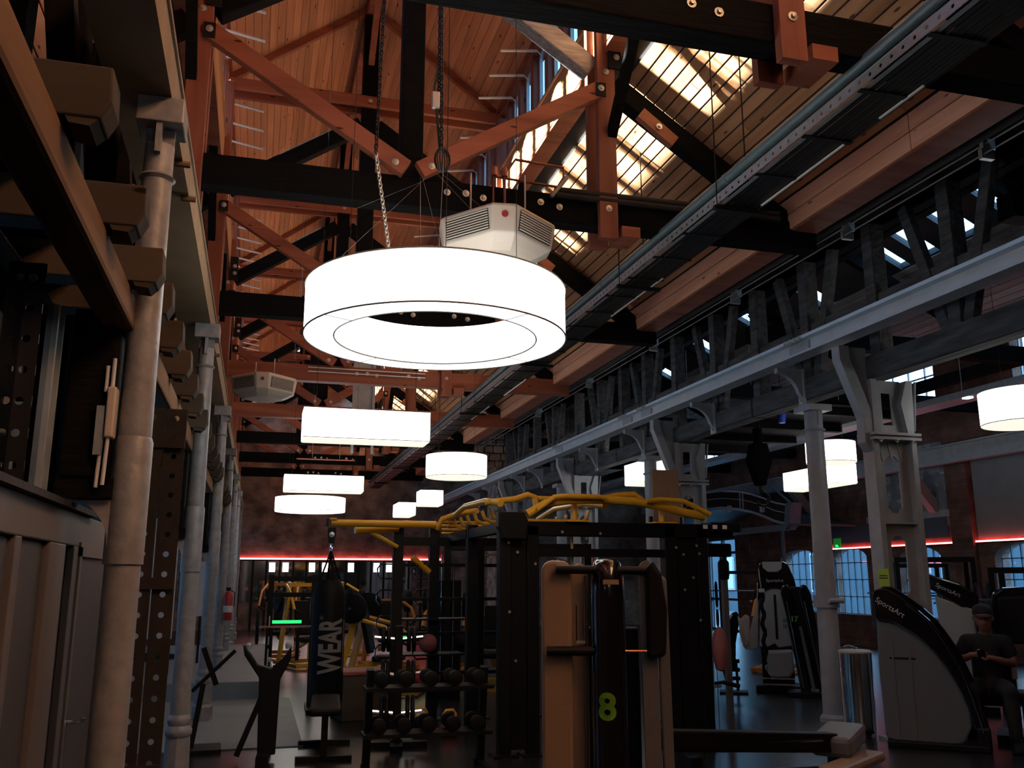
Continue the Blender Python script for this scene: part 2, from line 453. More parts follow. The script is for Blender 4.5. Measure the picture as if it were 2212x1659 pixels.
# left lower slope (mostly hidden)
cl2 = sroot('ceiling_lower_left')
XL = 2 * CX - XS
boards(cl2, 'pine_red', (2 * CX - XE, ZE), (XL, ZS), 12, .010, .026, [(Y0, 14), (14, Y1)], (-o.x, o.y))
MB().prism([(XL + .3, ZS + .245), (2 * CX - XE - 4.2, ZE - 1.2), (2 * CX - XE - 4.2, ZE - 1.1), (XL + .3, ZS + .36)], Y0, Y1, 'xz').build('roof_skin', 'dark_plaster', cl2)
MB().box(-7.0, -2.0, Y0, Y1, 5.3, 5.4).build('aisle_ceiling', 'dark_plaster', cl2)

# ---- lantern walls: boards below the windows, posts between them, sill
SILL = 7.10; WB = 6.62
WSP = .57
WY = [1.97 + WSP * j for j in range(51)]
opener = MB().tube([(.0, 0, 0), (-.46, 0, -.075)], .018, 8).tube([(.05, 0, -.05), (.0, 0, 0)], .008, 6).mesh('opener_tube', 'white_tube', True)
frm = MB()
w2, hh = .215, .86
frm.box(-.02, .02, -w2, -w2 + .035, 0, hh - .12).box(-.02, .02, w2 - .035, w2, 0, hh - .12).box(-.02, .02, -w2, w2, 0, .035)
top = [(-w2, hh - .12)] + [(-w2 * math.cos(a), hh - .12 + .10 * math.sin(a)) for a in [i * PI / 8 for i in range(1, 8)]] + [(w2, hh - .12)]
inn = [((w2 - .035) * u / w2, z - .035) for u, z in top]
for i in range(len(top) - 1):
    frm.prism([top[i], top[i + 1], inn[i + 1], inn[i]], -.02, .02, 'yz')
frm_me = frm.mesh('window_frame', 'frame_white'); pane_me = MB().prism([(-w2, 0.0)] + top[::1] + [(w2, 0.0)], -.004, .004, 'yz').mesh('pane', 'pane')
spand = MB().prism([(-w2 - .01, hh + .0), (-w2 - .01, hh - .14)] + top + [(w2 + .01, hh - .14), (w2 + .01, hh + .0)], -.03, .03, 'yz').mesh('spandrel', 'red_post')
post_me = MB().box(-.06, .06, -.065, .065, 0, EZ - SILL - .02).mesh('mullion_post', 'red_post')
for side, s in (('right', 1), ('left', -1)):
    r = sroot('mirror_glint_' + side, 'pine boarded lantern wall on the %s with a row of narrow windows' % side)
    x = CX + s * LW
    nb = 4; bw = (SILL - WB) / nb
    for i in range(nb):
        for (ya, yb) in SEG:
            MB().box(min(x, x + s * .025), max(x, x + s * .025), ya + .003, yb - .003, WB + bw * i + .003, WB + bw * (i + 1) - .003).build('wall_board', 'pine', r)
    MB().box(min(x + s * .03, x + s * .3), max(x + s * .03, x + s * .3), Y0, Y1, WB - .02, SILL - .05).build('sill_beam', 'red_timber', r)
    MB().box(min(x - s * .02, x + s * .2), max(x - s * .02, x + s * .2), Y0, Y1, SILL - .02, SILL + .015).build('sill_board', 'pine', r)
    MB().box(min(x - s * .005, x + s * .3), max(x - s * .005, x + s * .3), Y0, Y1, WB - .06, WB - .02).build('soffit_board', 'red_timber', r)
    for y in WY:
        obj('mullion_post', post_me, r, (x + s * .07, y - WSP / 2, SILL + .012))
    for y in WY:
        if y < 6.5 and side == 'right' and False: continue
        w = window([('frame', frm_me), ('pane', pane_me), ('spandrel', spand)], (x + s * .10, y, SILL + .02))
        op = obj('opener_tube', opener, w, (-s * .08, .10, hh - .06)); op.rotation_euler = (0, 0, 0 if s > 0 else PI)

# ---- roof trusses
PT = 7.62                                             # where the principal rafters meet the king post
def principal(x): return PT - .675 * abs(x - CX)
bolt_me = MB().lathe([(.032, 0), (.032, .006), (.016, .008), (.016, .024), (.004, .026)], 10).mesh('bolt', 'zinc')
def bolt(parent, x, y, z): 
    o = obj('bolt', bolt_me, parent, (x, y, z)); o.rotation_euler = (PI / 2, 0, 0); return o
def truss(y, i):
    red = i in (3, 4)
    t = thing('roof_truss', 'timber roof truss with black principals and red braces, %s from the camera' % ORD[i], 'truss', (0, y, 0), group='roof trusses across the hall')
    tb = 'black_timber' if not red else 'red_timber'
    x0, x1 = -2.75, 5.2
    MB().box(x0, x1, -.10, .10, 4.80, 5.07).build('tie_beam', tb, t, bevel=.012)
    MB().box(CX - .10, CX + .10, -.09, .09, 5.07, RZ - .28).build('king_post', 'black_timber', t, bevel=.012)
    for s in (-1, 1):
        # principal rafter, weathered on the right side of the front truss
        xe = CX + s * 3.95
        xi = CX + s * 1.74
        MB().bar((CX + s * .1, 0, principal(CX + .1)), (xi, 0, principal(xi)), .16, .20, up=(0, 0, 1)).build('principal_rafter', 'weathered' if (i == 1 and s > 0) else 'black_timber', t, bevel=.015)
        xo = CX + s * 1.95
        MB().bar((xo, 0, principal(xo)), (xe, 0, principal(xe)), .16, .20, up=(0, 0, 1)).build('outer_rafter', 'black_timber', t, bevel=.015)
        # red brace from the foot of the king post to the lantern post
        MB().bar((CX + s * .06, -.16, 5.10), (CX + s * 1.78, -.16, 6.16), .09, .155).build('brace', 'red_timber', t, bevel=.006)
        sh = MB().box(CX + s * 1.76 - .05, CX + s * 1.76 + .05, -.215, -.20, 6.06, 6.20); sh.build('brace_shoe', 'dark_steel', t)
        bolt(t, CX + s * 1.76, -.215, 6.14); bolt(t, CX + s * .16, -.205, 5.14)
        # clasping pair of lantern posts
        for dy in (-.17, .10):
            MB().box(CX + s * 1.83 - .09, CX + s * 1.83 + .09, dy, dy + .07, 4.66, 7.86).build('lantern_post', 'red_post', t, bevel=.005)
        bolt(t, CX + s * 1.83, -.17, 6.35); bolt(t, CX + s * 1.83, -.17, 4.95)
        # steel straps on the post
        MB().box(CX + s * 1.83 + .02, CX + s * 1.83 + .15, -.20, -.175, 6.38, 6.78).build('strap', 'dark_steel', t)
        for z in (6.5, 6.62): bolt(t, CX + s * 1.83 + .1, -.20, z)
        # strut down the length of the hall from post to sill beam
        MB().bar((CX + s * 1.88, -.08, 5.62), (CX + s * 1.88, -1.0, 6.68), .09, .07).build('longitudinal_strut', 'black_timber', t)
        # block under the outer rafter
        MB().bar((CX + s * 2.2, -.1, 6.0), (CX + s * 2.55, -.1, 5.74), .07, .12).build('packing_block', 'red_timber', t)
        bolt(t, CX + s * 2.38, -.14, 5.87)
        # stub of the tie hanger
        MB().box(CX + s * 2.05 - .09, CX + s * 2.05 + .09, -.16, .16, 4.70, 4.80).build('hanger_block', 'red_timber', t)
    for dy in (-.15, .09):
        MB().box(CX - LW + .01, CX + LW - .01, dy, dy + .06, 7.78, 7.93).build('collar_beam', 'red_timber', t, bevel=.006)
    bolt(t, CX, -.15, 7.86)
    for x in (1.45, 1.62, 1.78, 2.32, 2.5): bolt(t, x, -.10, 4.95 + .02 * math.sin(x * 9))
    # braces from king post to ridge along the hall
    MB().bar((CX, .05, 8.45), (CX, .95, RZ - .2), .08, .1).build('ridge_brace', 'red_post', t)
    MB().bar((CX, -.05, 8.45), (CX, -.95, RZ - .2), .08, .1).build('ridge_brace', 'red_post', t)
    return t
for i, y in enumerate(FR): truss(y, i)
# ================================================================ pendant lamps
def susp(t, pts, ztop):
    for (x, y, z) in pts: MB().tube([(x, y, z), (x, y, ztop)], .0025, 5).build('suspension_wire', 'dark_steel', t)
def ring_lamp(loc, R, r, h, label, ztop):
    t = thing('ring_pendant_lamp', label, 'lamp', loc, group='glowing pendant lamps')
    n = 64; vs = []; fs = []
    pr_ = [(R, 0), (R, h), (r, h - .05), (r, 0)]
    m = MB(); m.lathe(pr_ + [pr_[0]], n, cap=False); m.build('shade', 'lamp_white', t, True)
    for rr, z in ((R + .003, 0), (R + .003, h), (r - .003, 0)):
        MB().tube([(rr * math.cos(a), rr * math.sin(a), z) for a in [2 * PI * k / n for k in range(n)]], .006, 6, True).build('trim_ring', 'lamp_trim', t)
    for k in range(4):
        a = .5 + k * PI / 2
        MB().bar((r * math.cos(a), r * math.sin(a), -.002), (R * math.cos(a), R * math.sin(a), -.002), .006, .004).build('seam', 'lamp_trim', t)
    susp(t, [(.8 * R * math.cos(a), .8 * R * math.sin(a), h) for a in (.4, 2.5, 4.6)], ztop - loc[2])
    return t
def drum_lamp(loc, R, h, label, ztop):
    t = thing('drum_pendant_lamp', label, 'lamp', loc, group='glowing pendant lamps')
    MB().lathe([(R, .012), (R, h)], 48).build('shade', 'lamp_white', t, True)
    MB().lathe([(R - .01, 0), (R - .01, .012)], 48).build('diffuser', 'lamp_dim', t, True)
    for z in (.006, h): MB().tube([(R * math.cos(a), R * math.sin(a), z) for a in [2 * PI * k / 48 for k in range(48)]], .005, 6, True).build('trim_ring', 'lamp_trim', t)
    susp(t, [(.6 * R, 0, h), (-.6 * R, 0, h)], ztop - loc[2])
    return t
def box_lamp(loc, lx, ly, h, label, ztop, rz=0):
    t = thing('box_pendant_lamp', label, 'lamp', loc, rz, group='glowing pendant lamps')
    MB().box(-lx / 2, lx / 2, -ly / 2, ly / 2, .012, h).build('shade', 'lamp_white', t, bevel=.01)
    MB().box(-lx / 2 + .01, lx / 2 - .01, -ly / 2 + .01, ly / 2 - .01, 0, .012).build('diffuser', 'lamp_dim', t)
    for z in (.012, h - .004): 
        m = MB()
        e = .004
        m.tube([(-lx/2-e, -ly/2-e, z), (lx/2+e, -ly/2-e, z), (lx/2+e, ly/2+e, z), (-lx/2-e, ly/2+e, z)], .004, 4, True).build('trim', 'lamp_trim', t)
    susp(t, [(lx * .4, 0, h), (-lx * .4, 0, h)], ztop - loc[2])
    return t
ring_lamp((1.125, 6.02, 3.235), .905, .705, .345, 'huge glowing white ring lamp hanging in the foreground', 9.0)
box_lamp((1.13, -1.7, 3.15), 1.42, .42, .35, 'glowing box lamp of the nave row hanging behind the camera', 9.0)
box_lamp((1.13, 10.3, 3.13), 1.42, .42, .35, 'large glowing box lamp right behind the big ring lamp', 9.0)
box_lamp((1.12, 16.9, 3.16), 1.42, .42, .30, 'glowing box lamp above the far ring lamp', 9.0)
ring_lamp((1.15, 21.6, 3.14), .80, .62, .32, 'small far glowing ring lamp in front of the stone wall', 9.0)
drum_lamp((2.9, 13.6, 3.13), .47, .34, 'glowing drum lamp hanging above the yellow climbing rig', 8.1)
box_lamp((3.5, 19.1, 3.13), .48, .55, .32, 'nearer of two small glowing box lamps by the cable tray', 6.2)
box_lamp((3.47, 22.4, 3.12), .42, .95, .32, 'farther of two small glowing box lamps by the cable tray', 6.2)
box_lamp((7.35, 16.25, 3.45), .45, 1.6, .42, 'glowing box lamp behind the plywood board on the rig', 5.95)
box_lamp((9.63, 14.1, 3.2), .42, 1.62, .35, 'glowing box lamp passing behind the grey round column', 8.0)
drum_lamp((7.88, 11.2, 3.23), .345, .30, 'glowing drum lamp beside the crane hook behind the round column', 6.4)
drum_lamp((7.86, 7.7, 3.22), .44, .36, 'glowing drum lamp cut by the right edge of the view', 6.4)
# ================================================================ right hand row: crane rail, piers, columns, timber lattice
RX = 6.04
t = thing('crane_rail', 'pale grey steel crane rail running the length of the hall on the right', 'rail')
MB().box(RX - .11, RX + .11, 1, Y1, 4.15, 4.178).build('bottom_flange', 'rail_paint_lit', t)
MB().box(RX - .012, RX + .012, 1, Y1, 4.178, 4.325).build('web', 'rail_paint_lit', t)
MB().box(RX - .11, RX + .11, 1, Y1, 4.325, 4.353).build('top_flange', 'rail_paint_lit', t)
MB().box(RX - .03, RX + .03, 1, Y1, 4.353, 4.40).build('running_rail', 'rail_paint_lit', t)
for y in (9.0, 13.4, 14.2, 17.9):
    MB().box(RX - .035, RX - .012, y - .2, y + .2, 4.2, 4.31).build('splice_plate', 'steel_paint', t)
    for k in range(4):
        o = obj('bolt', bolt_me, t, (RX - .115, y - .15 + .1 * k, 4.335)); o.rotation_euler = (0, -PI / 2, 0)
t = thing('timber_beam', 'rough dark old timber beam below the grey crane rail', 'beam')
yy = 1.0
while yy < Y1 - 1:
    y2 = min(yy + 4.9, Y1)
    MB().box(6.40, 6.66, yy, y2 - .02, 3.76 + random.uniform(-.01, .01), 4.03 + random.uniform(-.02, .02)).build('timber', 'grey_timber', t, bevel=.03)
    yy = y2
# --- steel piers with openings in the web
def pier():
    t = thing('steel_pier', 'x', 'pier', group='steel piers of the right hand row')
    for x0 in (-.28, .20):
        MB().box(x0, x0 + .07, -.10, .10, .0, 3.08).build('flange', 'steel_paint', t, bevel=.008)
    MB().box(-.34, .36, -.14, .14, 0, .03).build('base_plate', 'steel_paint', t)
    w = MB()
    zz = [.03, .25, 1.15, 1.42, 2.0, 2.32, 2.92, 3.08]
    for z0, z1 in ((.03, .22), (1.12, 1.42), (2.06, 2.30), (2.92, 3.08)): w.box(-.21, .20, -.012, .012, z0, z1)
    for z0, z1 in ((.22, 1.12), (1.42, 2.06), (2.30, 2.92)):
        for a, b in ((-.21, -.10), (.09, .20)): w.box(a, b, -.012, .012, z0, z1)
        for sx, c in ((1, -.10), (-1, .09)):
            for sz, zc in ((1, z0), (-1, z1)): w.prism([(c, zc), (c + sx * .06, zc), (c, zc + sz * .06)], -.012, .012, 'xz')
    w.build('web', 'steel_paint', t)
    for z in (2.18, 1.27): MB().box(-.21, .20, -.09, .09, z, z + .02).build('stiffener', 'steel_paint', t)
    for z in (3.08, 3.13): MB().box(-.30, .30, -.15, .15, z, z + .03).build('joint_plate', 'steel_paint', t)
    for x in (-.2, 0, .2):
        o = obj('bolt', bolt_me, t, (x, -.12, 3.08)); o.rotation_euler = (PI, 0, 0)
    u = MB().prism([(-.24, 3.16), (-.16, 3.16), (-.13, 3.5), (-.17, 3.76), (-.24, 3.76)], -.08, .08, 'xz')
    u.build('upper_flange', 'steel_paint', t)
    MB().prism([(.27, 3.16), (.19, 3.16), (.13, 3.5), (.22, 3.76), (.30, 3.76)], -.08, .08, 'xz').build('upper_flange', 'steel_paint', t)
    w = MB().box(-.17, .19, -.012, .012, 3.16, 3.26).box(-.17, .19, -.012, .012, 3.62, 3.76).box(-.17, -.07, -.012, .012, 3.26, 3.62).box(.06, .19, -.012, .012, 3.26, 3.62)
    w.build('upper_web', 'steel_paint', t)
    for x in (-.12, .0, .12): MB().prism([(x - .05, 3.08), (x + .05, 3.08), (x, 2.86)], -.02, .02, 'xz').build('gusset', 'steel_paint', t)
    # cranked arm that carries the rail
    MB().prism([(-.28, 2.95), (-.20, 3.10), (-.21, 3.30), (-.47, 3.98), (-.47, 4.12), (-.60, 4.12), (-.60, 3.96), (-.35, 3.32), (-.36, 3.05)], -.07, .07, 'xz').build('bracket_arm', 'steel_paint', t, bevel=.006)
    MB().prism([(-.47, 4.12), (-.22, 4.12), (-.22, 3.36), (-.24, 3.36), (-.45, 3.98)], -.008, .008, 'xz').build('bracket_web', 'steel_paint', t)
    MB().tube([(.27, 3.2, 0)] and [(.30, -.05, 3.2), (.36, -.05, 3.76)], .012, 6).build('tie_rod', 'steel_paint', t)
    return t
p0 = pier()
for i, y in enumerate((8.35, 13.25, 18.1, 22.95)):
    lab = ['nearest pale steel pier with a yellow-green note stuck on it', 'second steel pier, behind the plywood board on the rig', 'third steel pier, behind the yellow climbing bars', 'farthest steel pier near the stone end wall'][i]
    if i == 0: p0.location = (6.63, y, 0); p0['label'] = lab
    else: dup(p0, (6.63, y, 0), label=lab)
n = thing('paper_note', 'yellow-green paper notice stuck on the nearest steel pier', 'note', (6.335, 8.25, 1.62))
MB().box(-.004, .0, -.085, .085, -.09, .09).build('sheet', 'note', n)
for z, l in ((.02, .12), (-.005, .14)): MB().box(-.006, -.004, -l / 2, l / 2, z - .006, z + .006).build('printed_line', 'dark_plaster', n)
# --- round columns of the right hand row
def rcol():
    t = thing('round_column', 'x', 'column', group='grey round columns of the right hand row')
    MB().lathe([(.16, 0), (.16, .05), (.125, .09), (.115, 1.55), (.108, 3.5), (.108, 3.62)], 24).build('shaft', 'steel_paint', t, True)
    MB().lathe([(.125, 3.38), (.135, 3.395), (.125, 3.41)], 24, cap=False).build('collar_ring', 'steel_paint', t, True)
    MB().lathe([(.15, 1.28), (.15, 1.42)], 24).build('clamp_band', 'steel_paint', t, True)
    MB().tube([(-.08, -.17, 1.36), (.1, -.19, 1.36)], .03, 10).build('clamp_bolt', 'steel_paint', t, True)
    MB().box(-.16, .16, -.17, .17, 3.62, 3.70).build('cap_plate', 'steel_paint', t, bevel=.006)
    MB().box(-.008, .008, -.12, .12, 3.45, 3.62).build('gusset', 'steel_paint', t)
    return t
c0 = rcol()
for i, y in enumerate((9.58, 14.45, 19.3)):
    lab = ['grey round column beside the chrome waste bin', 'second grey round column, behind the climbing rig', 'third grey round column, seen through the rig frame'][i]
    if i == 0: c0.location = (6.53, y, 0); c0['label'] = lab
    else: dup(c0, (6.53, y, 0), label=lab)
# --- curved consoles on the timber
def console():
    t = thing('rail_console', 'x', 'bracket', group='curved consoles under the crane rail')
    prof = [(-.36, .12), (-.36, .05)] + [(-.36 + .30 * math.sin(a), .05 - .30 * (1 - math.cos(a))) for a in [i * PI / 14 for i in range(1, 7)]] + [(0, -.27), (0, .12)]
    MB().prism(prof, -.035, .035, 'xz').build('console', 'steel_paint', t, bevel=.004)
    MB().box(-.02, 0, -.07, .07, -.33, .12).build('back_plate', 'steel_paint', t)
    o = obj('bolt', bolt_me, t, (-.02, 0, -.28)); o.rotation_euler = (0, -PI / 2, 0)
    return t
k0 = console()
for i, y in enumerate((9.57, 11.87, 14.42, 16.7, 20.3, 21.8, 24.8, 26.6)):
    lab = 'curved grey console under the crane rail, %s from the camera' % ORD[i]
    if i == 0: k0.location = (6.40, y, 4.03); k0['label'] = lab
    else: dup(k0, (6.40, y, 4.03), label=lab)
# --- timber lattice above the beam
t = thing('timber_lattice', 'dark old timber framework of posts and braces above the crane rail', 'framework')
LX = 6.56
posts = [2.4, 3.6, 4.8, 5.9, 7.05, 8.25, 9.55, 10.75, 11.95, 13.3, 14.5, 15.6, 16.75, 18.1, 19.7, 21.2, 22.6, 23.8]
for i, y in enumerate(posts):
    m = 'red_post' if i in (6, 13) and False else 'grey_timber'
    MB().box(LX - .09, LX + .09, y - .085, y + .085, 4.03, 5.55).build('post', m, t, bevel=.012)
MB().box(LX - .11, LX + .11, 1, Y1, 5.55, 5.7).build('top_plate', 'black_timber', t)
for a, b in zip(posts[:-1], posts[1:]):
    MB().bar((LX, a + .08, 4.66), (LX, b - .08, 4.66), .11, .13).build('rail', 'grey_timber', t, bevel=.01)
for i, (a, b) in enumerate(zip(posts[:-1], posts[1:])):
    if i % 2 == 0: MB().bar((LX - .02, a + .15, 4.05), (LX - .02, a + .62, 5.52), .10, .13, up=(0, 1, 0)).build('diagonal_brace', 'grey_timber', t, bevel=.01)
    else: MB().bar((LX - .02, b - .15, 4.05), (LX - .02, b - .6, 5.52), .10, .13, up=(0, 1, 0)).build('diagonal_brace', 'grey_timber', t, bevel=.01)
# tensioned wires
for k, (x, z) in enumerate(((5.4, 4.91), (5.42, 5.0))):
    w = thing('tension_wire', ['lower', 'upper'][k] + ' thin steel wire stretched along the dark eaves on the right', 'wire')
    MB().tube([(x, 1, z), (x, Y1, z)], .007, 5).build('wire', 'zinc', w)
    for y in (5.4, 7.2, 9.4, 11.8, 14.5, 17.5): MB().box(x - .02, x + .1, y - .02, y + .02, z - .035, z + .05).build('clip', 'galv', w)

# ================================================================ right hall
WRX = 14.5
r = sroot('wall_right', 'dark brick outer wall on the right with arched windows and a glass door')
holes = [(28.6, 25.9, 0.0, 2.9), (23.35, 21.45, .75, 2.42), (21.0, 19.45, .75, 2.42), (18.3, 16.9, .75, 2.35), (15.4, 13.9, .75, 2.35), (12.6, 11.1, .75, 2.35),
         (31.2, 29.3, 5.55, 6.6), (28.1, 25.4, 5.5, 6.6), (23.2, 21.0, 5.5, 6.6), (18.8, 16.6, 5.5, 6.6), (14.4, 12.2, 5.5, 6.6), (10, 7.8, 5.5, 6.6)]
def wall_with_holes(root, m, x0, x1, ya, yb, z0, z1, holes, name):
    zs = sorted({z0, z1} | {h[2] for h in holes} | {h[3] for h in holes}); mb = MB()
    for za, zb in zip(zs[:-1], zs[1:]):
        spans = sorted([(min(h[0], h[1]), max(h[0], h[1])) for h in holes if h[2] <= za + 1e-6 and h[3] >= zb - 1e-6]); p = ya
        for a, b in spans:
            if a > p: mb.box(x0, x1, p, a, za, zb)
            p = b
        if p < yb: mb.box(x0, x1, p, yb, za, zb)
    return mb.build(name, m, root)
wall_with_holes(r, 'brick', WRX, WRX + .35, Y0, Y1, 0, 7.2, holes, 'masonry')
MB().box(WRX - .02, WRX, 16.55, 19.2, 2.75, 4.6).build('whitewashed_patch', 'brick_white', r)
MB().box(WRX - .02, WRX, 7, 15.75, 2.45, 4.1).build('plaster_panel', 'plaster', r)
MB().box(WRX - .12, WRX, 15.8, 16.4, 0, 4.1).build('brick_pilaster', 'brick', r)
MB().box(WRX - .03, WRX, 16.6, 21.1, 2.5, 2.95).build('dark_fascia', 'frame_blue', r)
MB().box(WRX - .05, WRX, 16.4, 19.3, 2.95, 3.1).build('lintel', 'steel_paint', r)
# arched heads for the low windows
for (yb, ya, z0, z1) in holes[1:6]:
    c = (ya + yb) / 2; hw = (yb - ya) / 2
    arcp = [(c + hw * math.cos(a), z1 - .32 + .30 * math.sin(a)) for a in [i * PI / 12 for i in range(13)]]
    MB().prism([(c + hw, z1)] + arcp + [(c - hw, z1)], WRX, WRX + .34, 'yz').build('arch_head', 'brick', r)
    f = MB(); nn = 6
    for i in range(nn + 1): y = ya + (yb - ya) * i / nn; f.box(-.02, .02, y - .012 - c, y + .012 - c, 0, z1 - z0)
    for z in (0, .42, .84, 1.26): f.box(-.02, .02, -hw, hw, z, z + .02)
    window([('frame', f.mesh('frame', 'frame_blue')), ('pane', MB().box(.0, .006, -hw, hw, 0, z1 - z0).mesh('pane', 'pane_clear'))], (WRX + .2, c, z0))
for (yb, ya, z0, z1) in holes[6:]:
    c = (ya + yb) / 2; hw = (yb - ya) / 2
    f = MB(); nn = 4
    for i in range(nn + 1): y = -hw + 2 * hw * i / nn; f.box(-.02, .02, y - .014, y + .014, 0, z1 - z0)
    for z in (0, .34, .68, 1.02): f.box(-.02, .02, -hw, hw, z, z + .03)
    window([('frame', f.mesh('frame', 'steel_paint')), ('pane', MB().box(.0, .006, -hw, hw, 0, z1 - z0).mesh('pane', 'pane_clear'))], (WRX + .25, c, z0))
# glass door
d = sroot('door_1', 'tall glazed entrance door with dark frame'); d.location = (WRX + .1, 27.25, 0)
f = MB()
for y in (-1.35, -.45, .45, 1.27): f.box(-.05, .05, y, y + .08, 0, 2.9)
for z in (.0, .95, 2.4, 2.84): f.box(-.05, .05, -1.35, 1.35, z, z + .08)
f.build('door_frame', 'frame_blue', d); MB().box(-.004, .004, -1.35, 1.35, 0, 2.9).build('pane', 'pane_clear', d)
MB().tube([(-.12, -.3, .9), (-.12, -.3, 1.3)], .02, 8).build('door_handle', 'chrome', d)
# street outside seen through the windows
struct(MB().box(15.2, 60, -20, 70, -.4, -.2).build('ground_outside', 'yard'), 'pale pavement outside the windows')
# right hall roof with skylights
cr = sroot('ceiling_right', 'grey board roof of the right hall with skylights')
AX, AZ, EX2, EZ2 = 10.4, 8.75, 14.5, 6.75
sl = (AZ - EZ2) / (EX2 - AX)
def rz_(x): return AZ - sl * (x - AX)
o2 = Vector((sl, 1)).normalized()
boards(cr, 'pine_grey', (12.4, rz_(12.4)), (EX2, rz_(EX2)), 14, .014, .026, [(Y0, 14), (14, Y1)], (o2.x, o2.y))
th = .14
sky = [(7.5, 8.1), (8.9, 9.5), (10.2, 10.8), (11.45, 11.95), (12.55, 13.05), (13.62, 14.05), (14.45, 14.75), (17.0, 17.5), (19.5, 20), (22, 22.6), (25, 25.6)]
def slab(xa, xb, ya, yb, m, nm): 
    return MB().prism([(xa, rz_(xa)), (xb, rz_(xb)), (xb, rz_(xb) + th), (xa, rz_(xa) + th)], ya, yb, 'xz').build(nm, m, cr)
slab(AX, 11.6, Y0, Y1, 'dark_plaster', 'roof_panel'); 
MB().prism([(12.38, rz_(12.38) + .03), (EX2 + .3, rz_(EX2 + .3) + .03), (EX2 + .3, rz_(EX2 + .3) + .15), (12.38, rz_(12.38) + .15)], Y0, Y1, 'xz').build('roof_skin', 'dark_plaster', cr)
p = Y0
for a, b in sky: slab(11.6, 12.38, p, a, 'dark_plaster', 'roof_panel'); p = b
slab(11.6, 12.38, p, Y1, 'dark_plaster', 'roof_panel')
for a, b in sky:
    c = (a + b) / 2
    window([('pane', MB().prism([(11.6, rz_(11.6) + .05), (12.38, rz_(12.38) + .05), (12.38, rz_(12.38) + .06), (11.6, rz_(11.6) + .06)], a - c, b - c, 'xz').mesh('pane', 'pane_clear'))], (0, c, 0))
MB().prism([(AX, AZ), (6.85, 5.48), (6.85, 5.66), (AX, AZ + .15)], Y0, Y1, 'xz').build('roof_slope', 'dark_plaster', cr)
for y in (6.5, 11.25, 14.95, 18.6, 22.3, 26.0):
    MB().box(6.7, WRX, y - .1, y + .1, 4.95, 5.2).build('tie_beam', 'black_timber', cr)
    MB().bar((AX, y, AZ - .3), (WRX, y, EZ2 - .3), .14, .2, up=(sl, 0, 1)).build('principal_rafter', 'black_timber', cr)
    MB().bar((AX, y, AZ - .3), (6.8, y, 5.3), .14, .2).build('principal_rafter', 'black_timber', cr)
    MB().bar((8.4, y, 5.2), (12.6, y, 7.2), .1, .14).build('brace', 'red_timber', cr)
for z, x in ((5.35, 8.2), (5.35, 12.6)): MB().box(x - .1, x + .1, Y0, Y1, z - .1, z + .1).build('purlin', 'black_timber', cr)
# right hall crane rail on the outer wall
t = thing('wall_crane_rail', 'pale blue-lit crane rail fixed along the right outer wall', 'rail')
MB().box(13.8, 13.84, 3, Y1, 4.0, 4.32).build('web', 'steel_paint', t)
MB().box(13.72, 13.92, 3, Y1, 4.32, 4.36).build('top_flange', 'steel_paint', t)
MB().box(13.74, 13.90, 3, Y1, 3.97, 4.0).build('bottom_flange', 'steel_paint', t)
for y in (8, 12.5, 16.9, 21.4, 26): 
    MB().prism([(13.72, 3.97), (13.92, 3.97), (14.5, 3.25), (14.5, 3.05), (14.38, 3.05), (13.72, 3.85)], y - .1, y + .1, 'xz').build('bracket', 'steel_paint', t)
# cable tray of the right hall
t = thing('cable_tray', 'grey cable tray hung over the right hall carrying its lamps', 'tray')
MB().box(10.1, 10.5, 4, 30, 4.28, 4.30).build('tray_base', 'galv', t)
for x in (10.1, 10.49): MB().box(x, x + .012, 4, 30, 4.30, 4.38).build('tray_side', 'galv', t)
for y in range(5, 30, 3): MB().tube([(10.1, y, 4.3), (10.1, y, 8.5)], .006, 5).build('hanger_rod', 'zinc', t)
for y in (9.5, 11, 12.5): MB().box(10.14, 10.24, y - .06, y + .06, 4.265, 4.28).build('spot_lamp', 'white_glow', t)
# red light lines
for nm, lab, b in (('led_strip', 'glowing red light line along the right outer wall', (WRX - .06, WRX - .03, 7.5, 21.2, 2.36, 2.395)),
                   ('led_strip', 'glowing red light line across the stone end wall', (-1.2, 6.2, Y1 - .06, Y1 - .03, 2.25, 2.30))):
    t = thing(nm, lab, 'light strip')
    MB().box(*b).build('tube', 'led_red', t)
    MB().box(b[0] - .0, b[1] + .03 if nm and b[1] > 10 else b[1], b[2], b[3] + (.03 if b[1] < 10 else 0), b[4] - .02, b[4]).build('carrier', 'black_metal', t)
# canopy over the entrance
t = thing('entrance_canopy', 'curved dark porch canopy with blue underside over the glass door', 'canopy', (0, 0, 0))
ca = [(19.75, 2.95), (20.34, 3.06), (20.94, 3.24), (21.5, 3.38), (22.09, 3.49), (23.11, 3.606), (24.0, 3.63), (24.9, 3.58), (25.8, 3.45), (26.6, 3.25)]
MB().prism(ca + [(y, z - .05) for y, z in reversed(ca)], 12.62, WRX - .02, 'yz').build('roof_sheet', 'pipe_blue', t)
MB().prism([(y, z + .44) for y, z in ca] + list(reversed(ca)), 12.58, 12.62, 'yz').build('front_fascia', 'black_metal', t)
MB().tube([(12.57, y, z - .03) for y, z in ca], .035, 8).build('edge_tube', 'steel_paint', t, True)
MB().tube([(12.57, y, z + .44) for y, z in ca], .02, 8).build('top_tube', 'steel_paint', t, True)
MB().tube([(12.57, y, z + .24) for y, z in ca], .012, 6).build('mid_tube', 'steel_paint', t, True)
for y in (21.9, 22.05): MB().bar((12.57, y, 3.45), (12.57, y, 3.93), .03, .03).build('fascia_joint', 'steel_paint', t)
MB().box(12.6, 12.75, 19.75, 26.6, 2.80, 2.95).build('beam', 'pipe_blue', t)
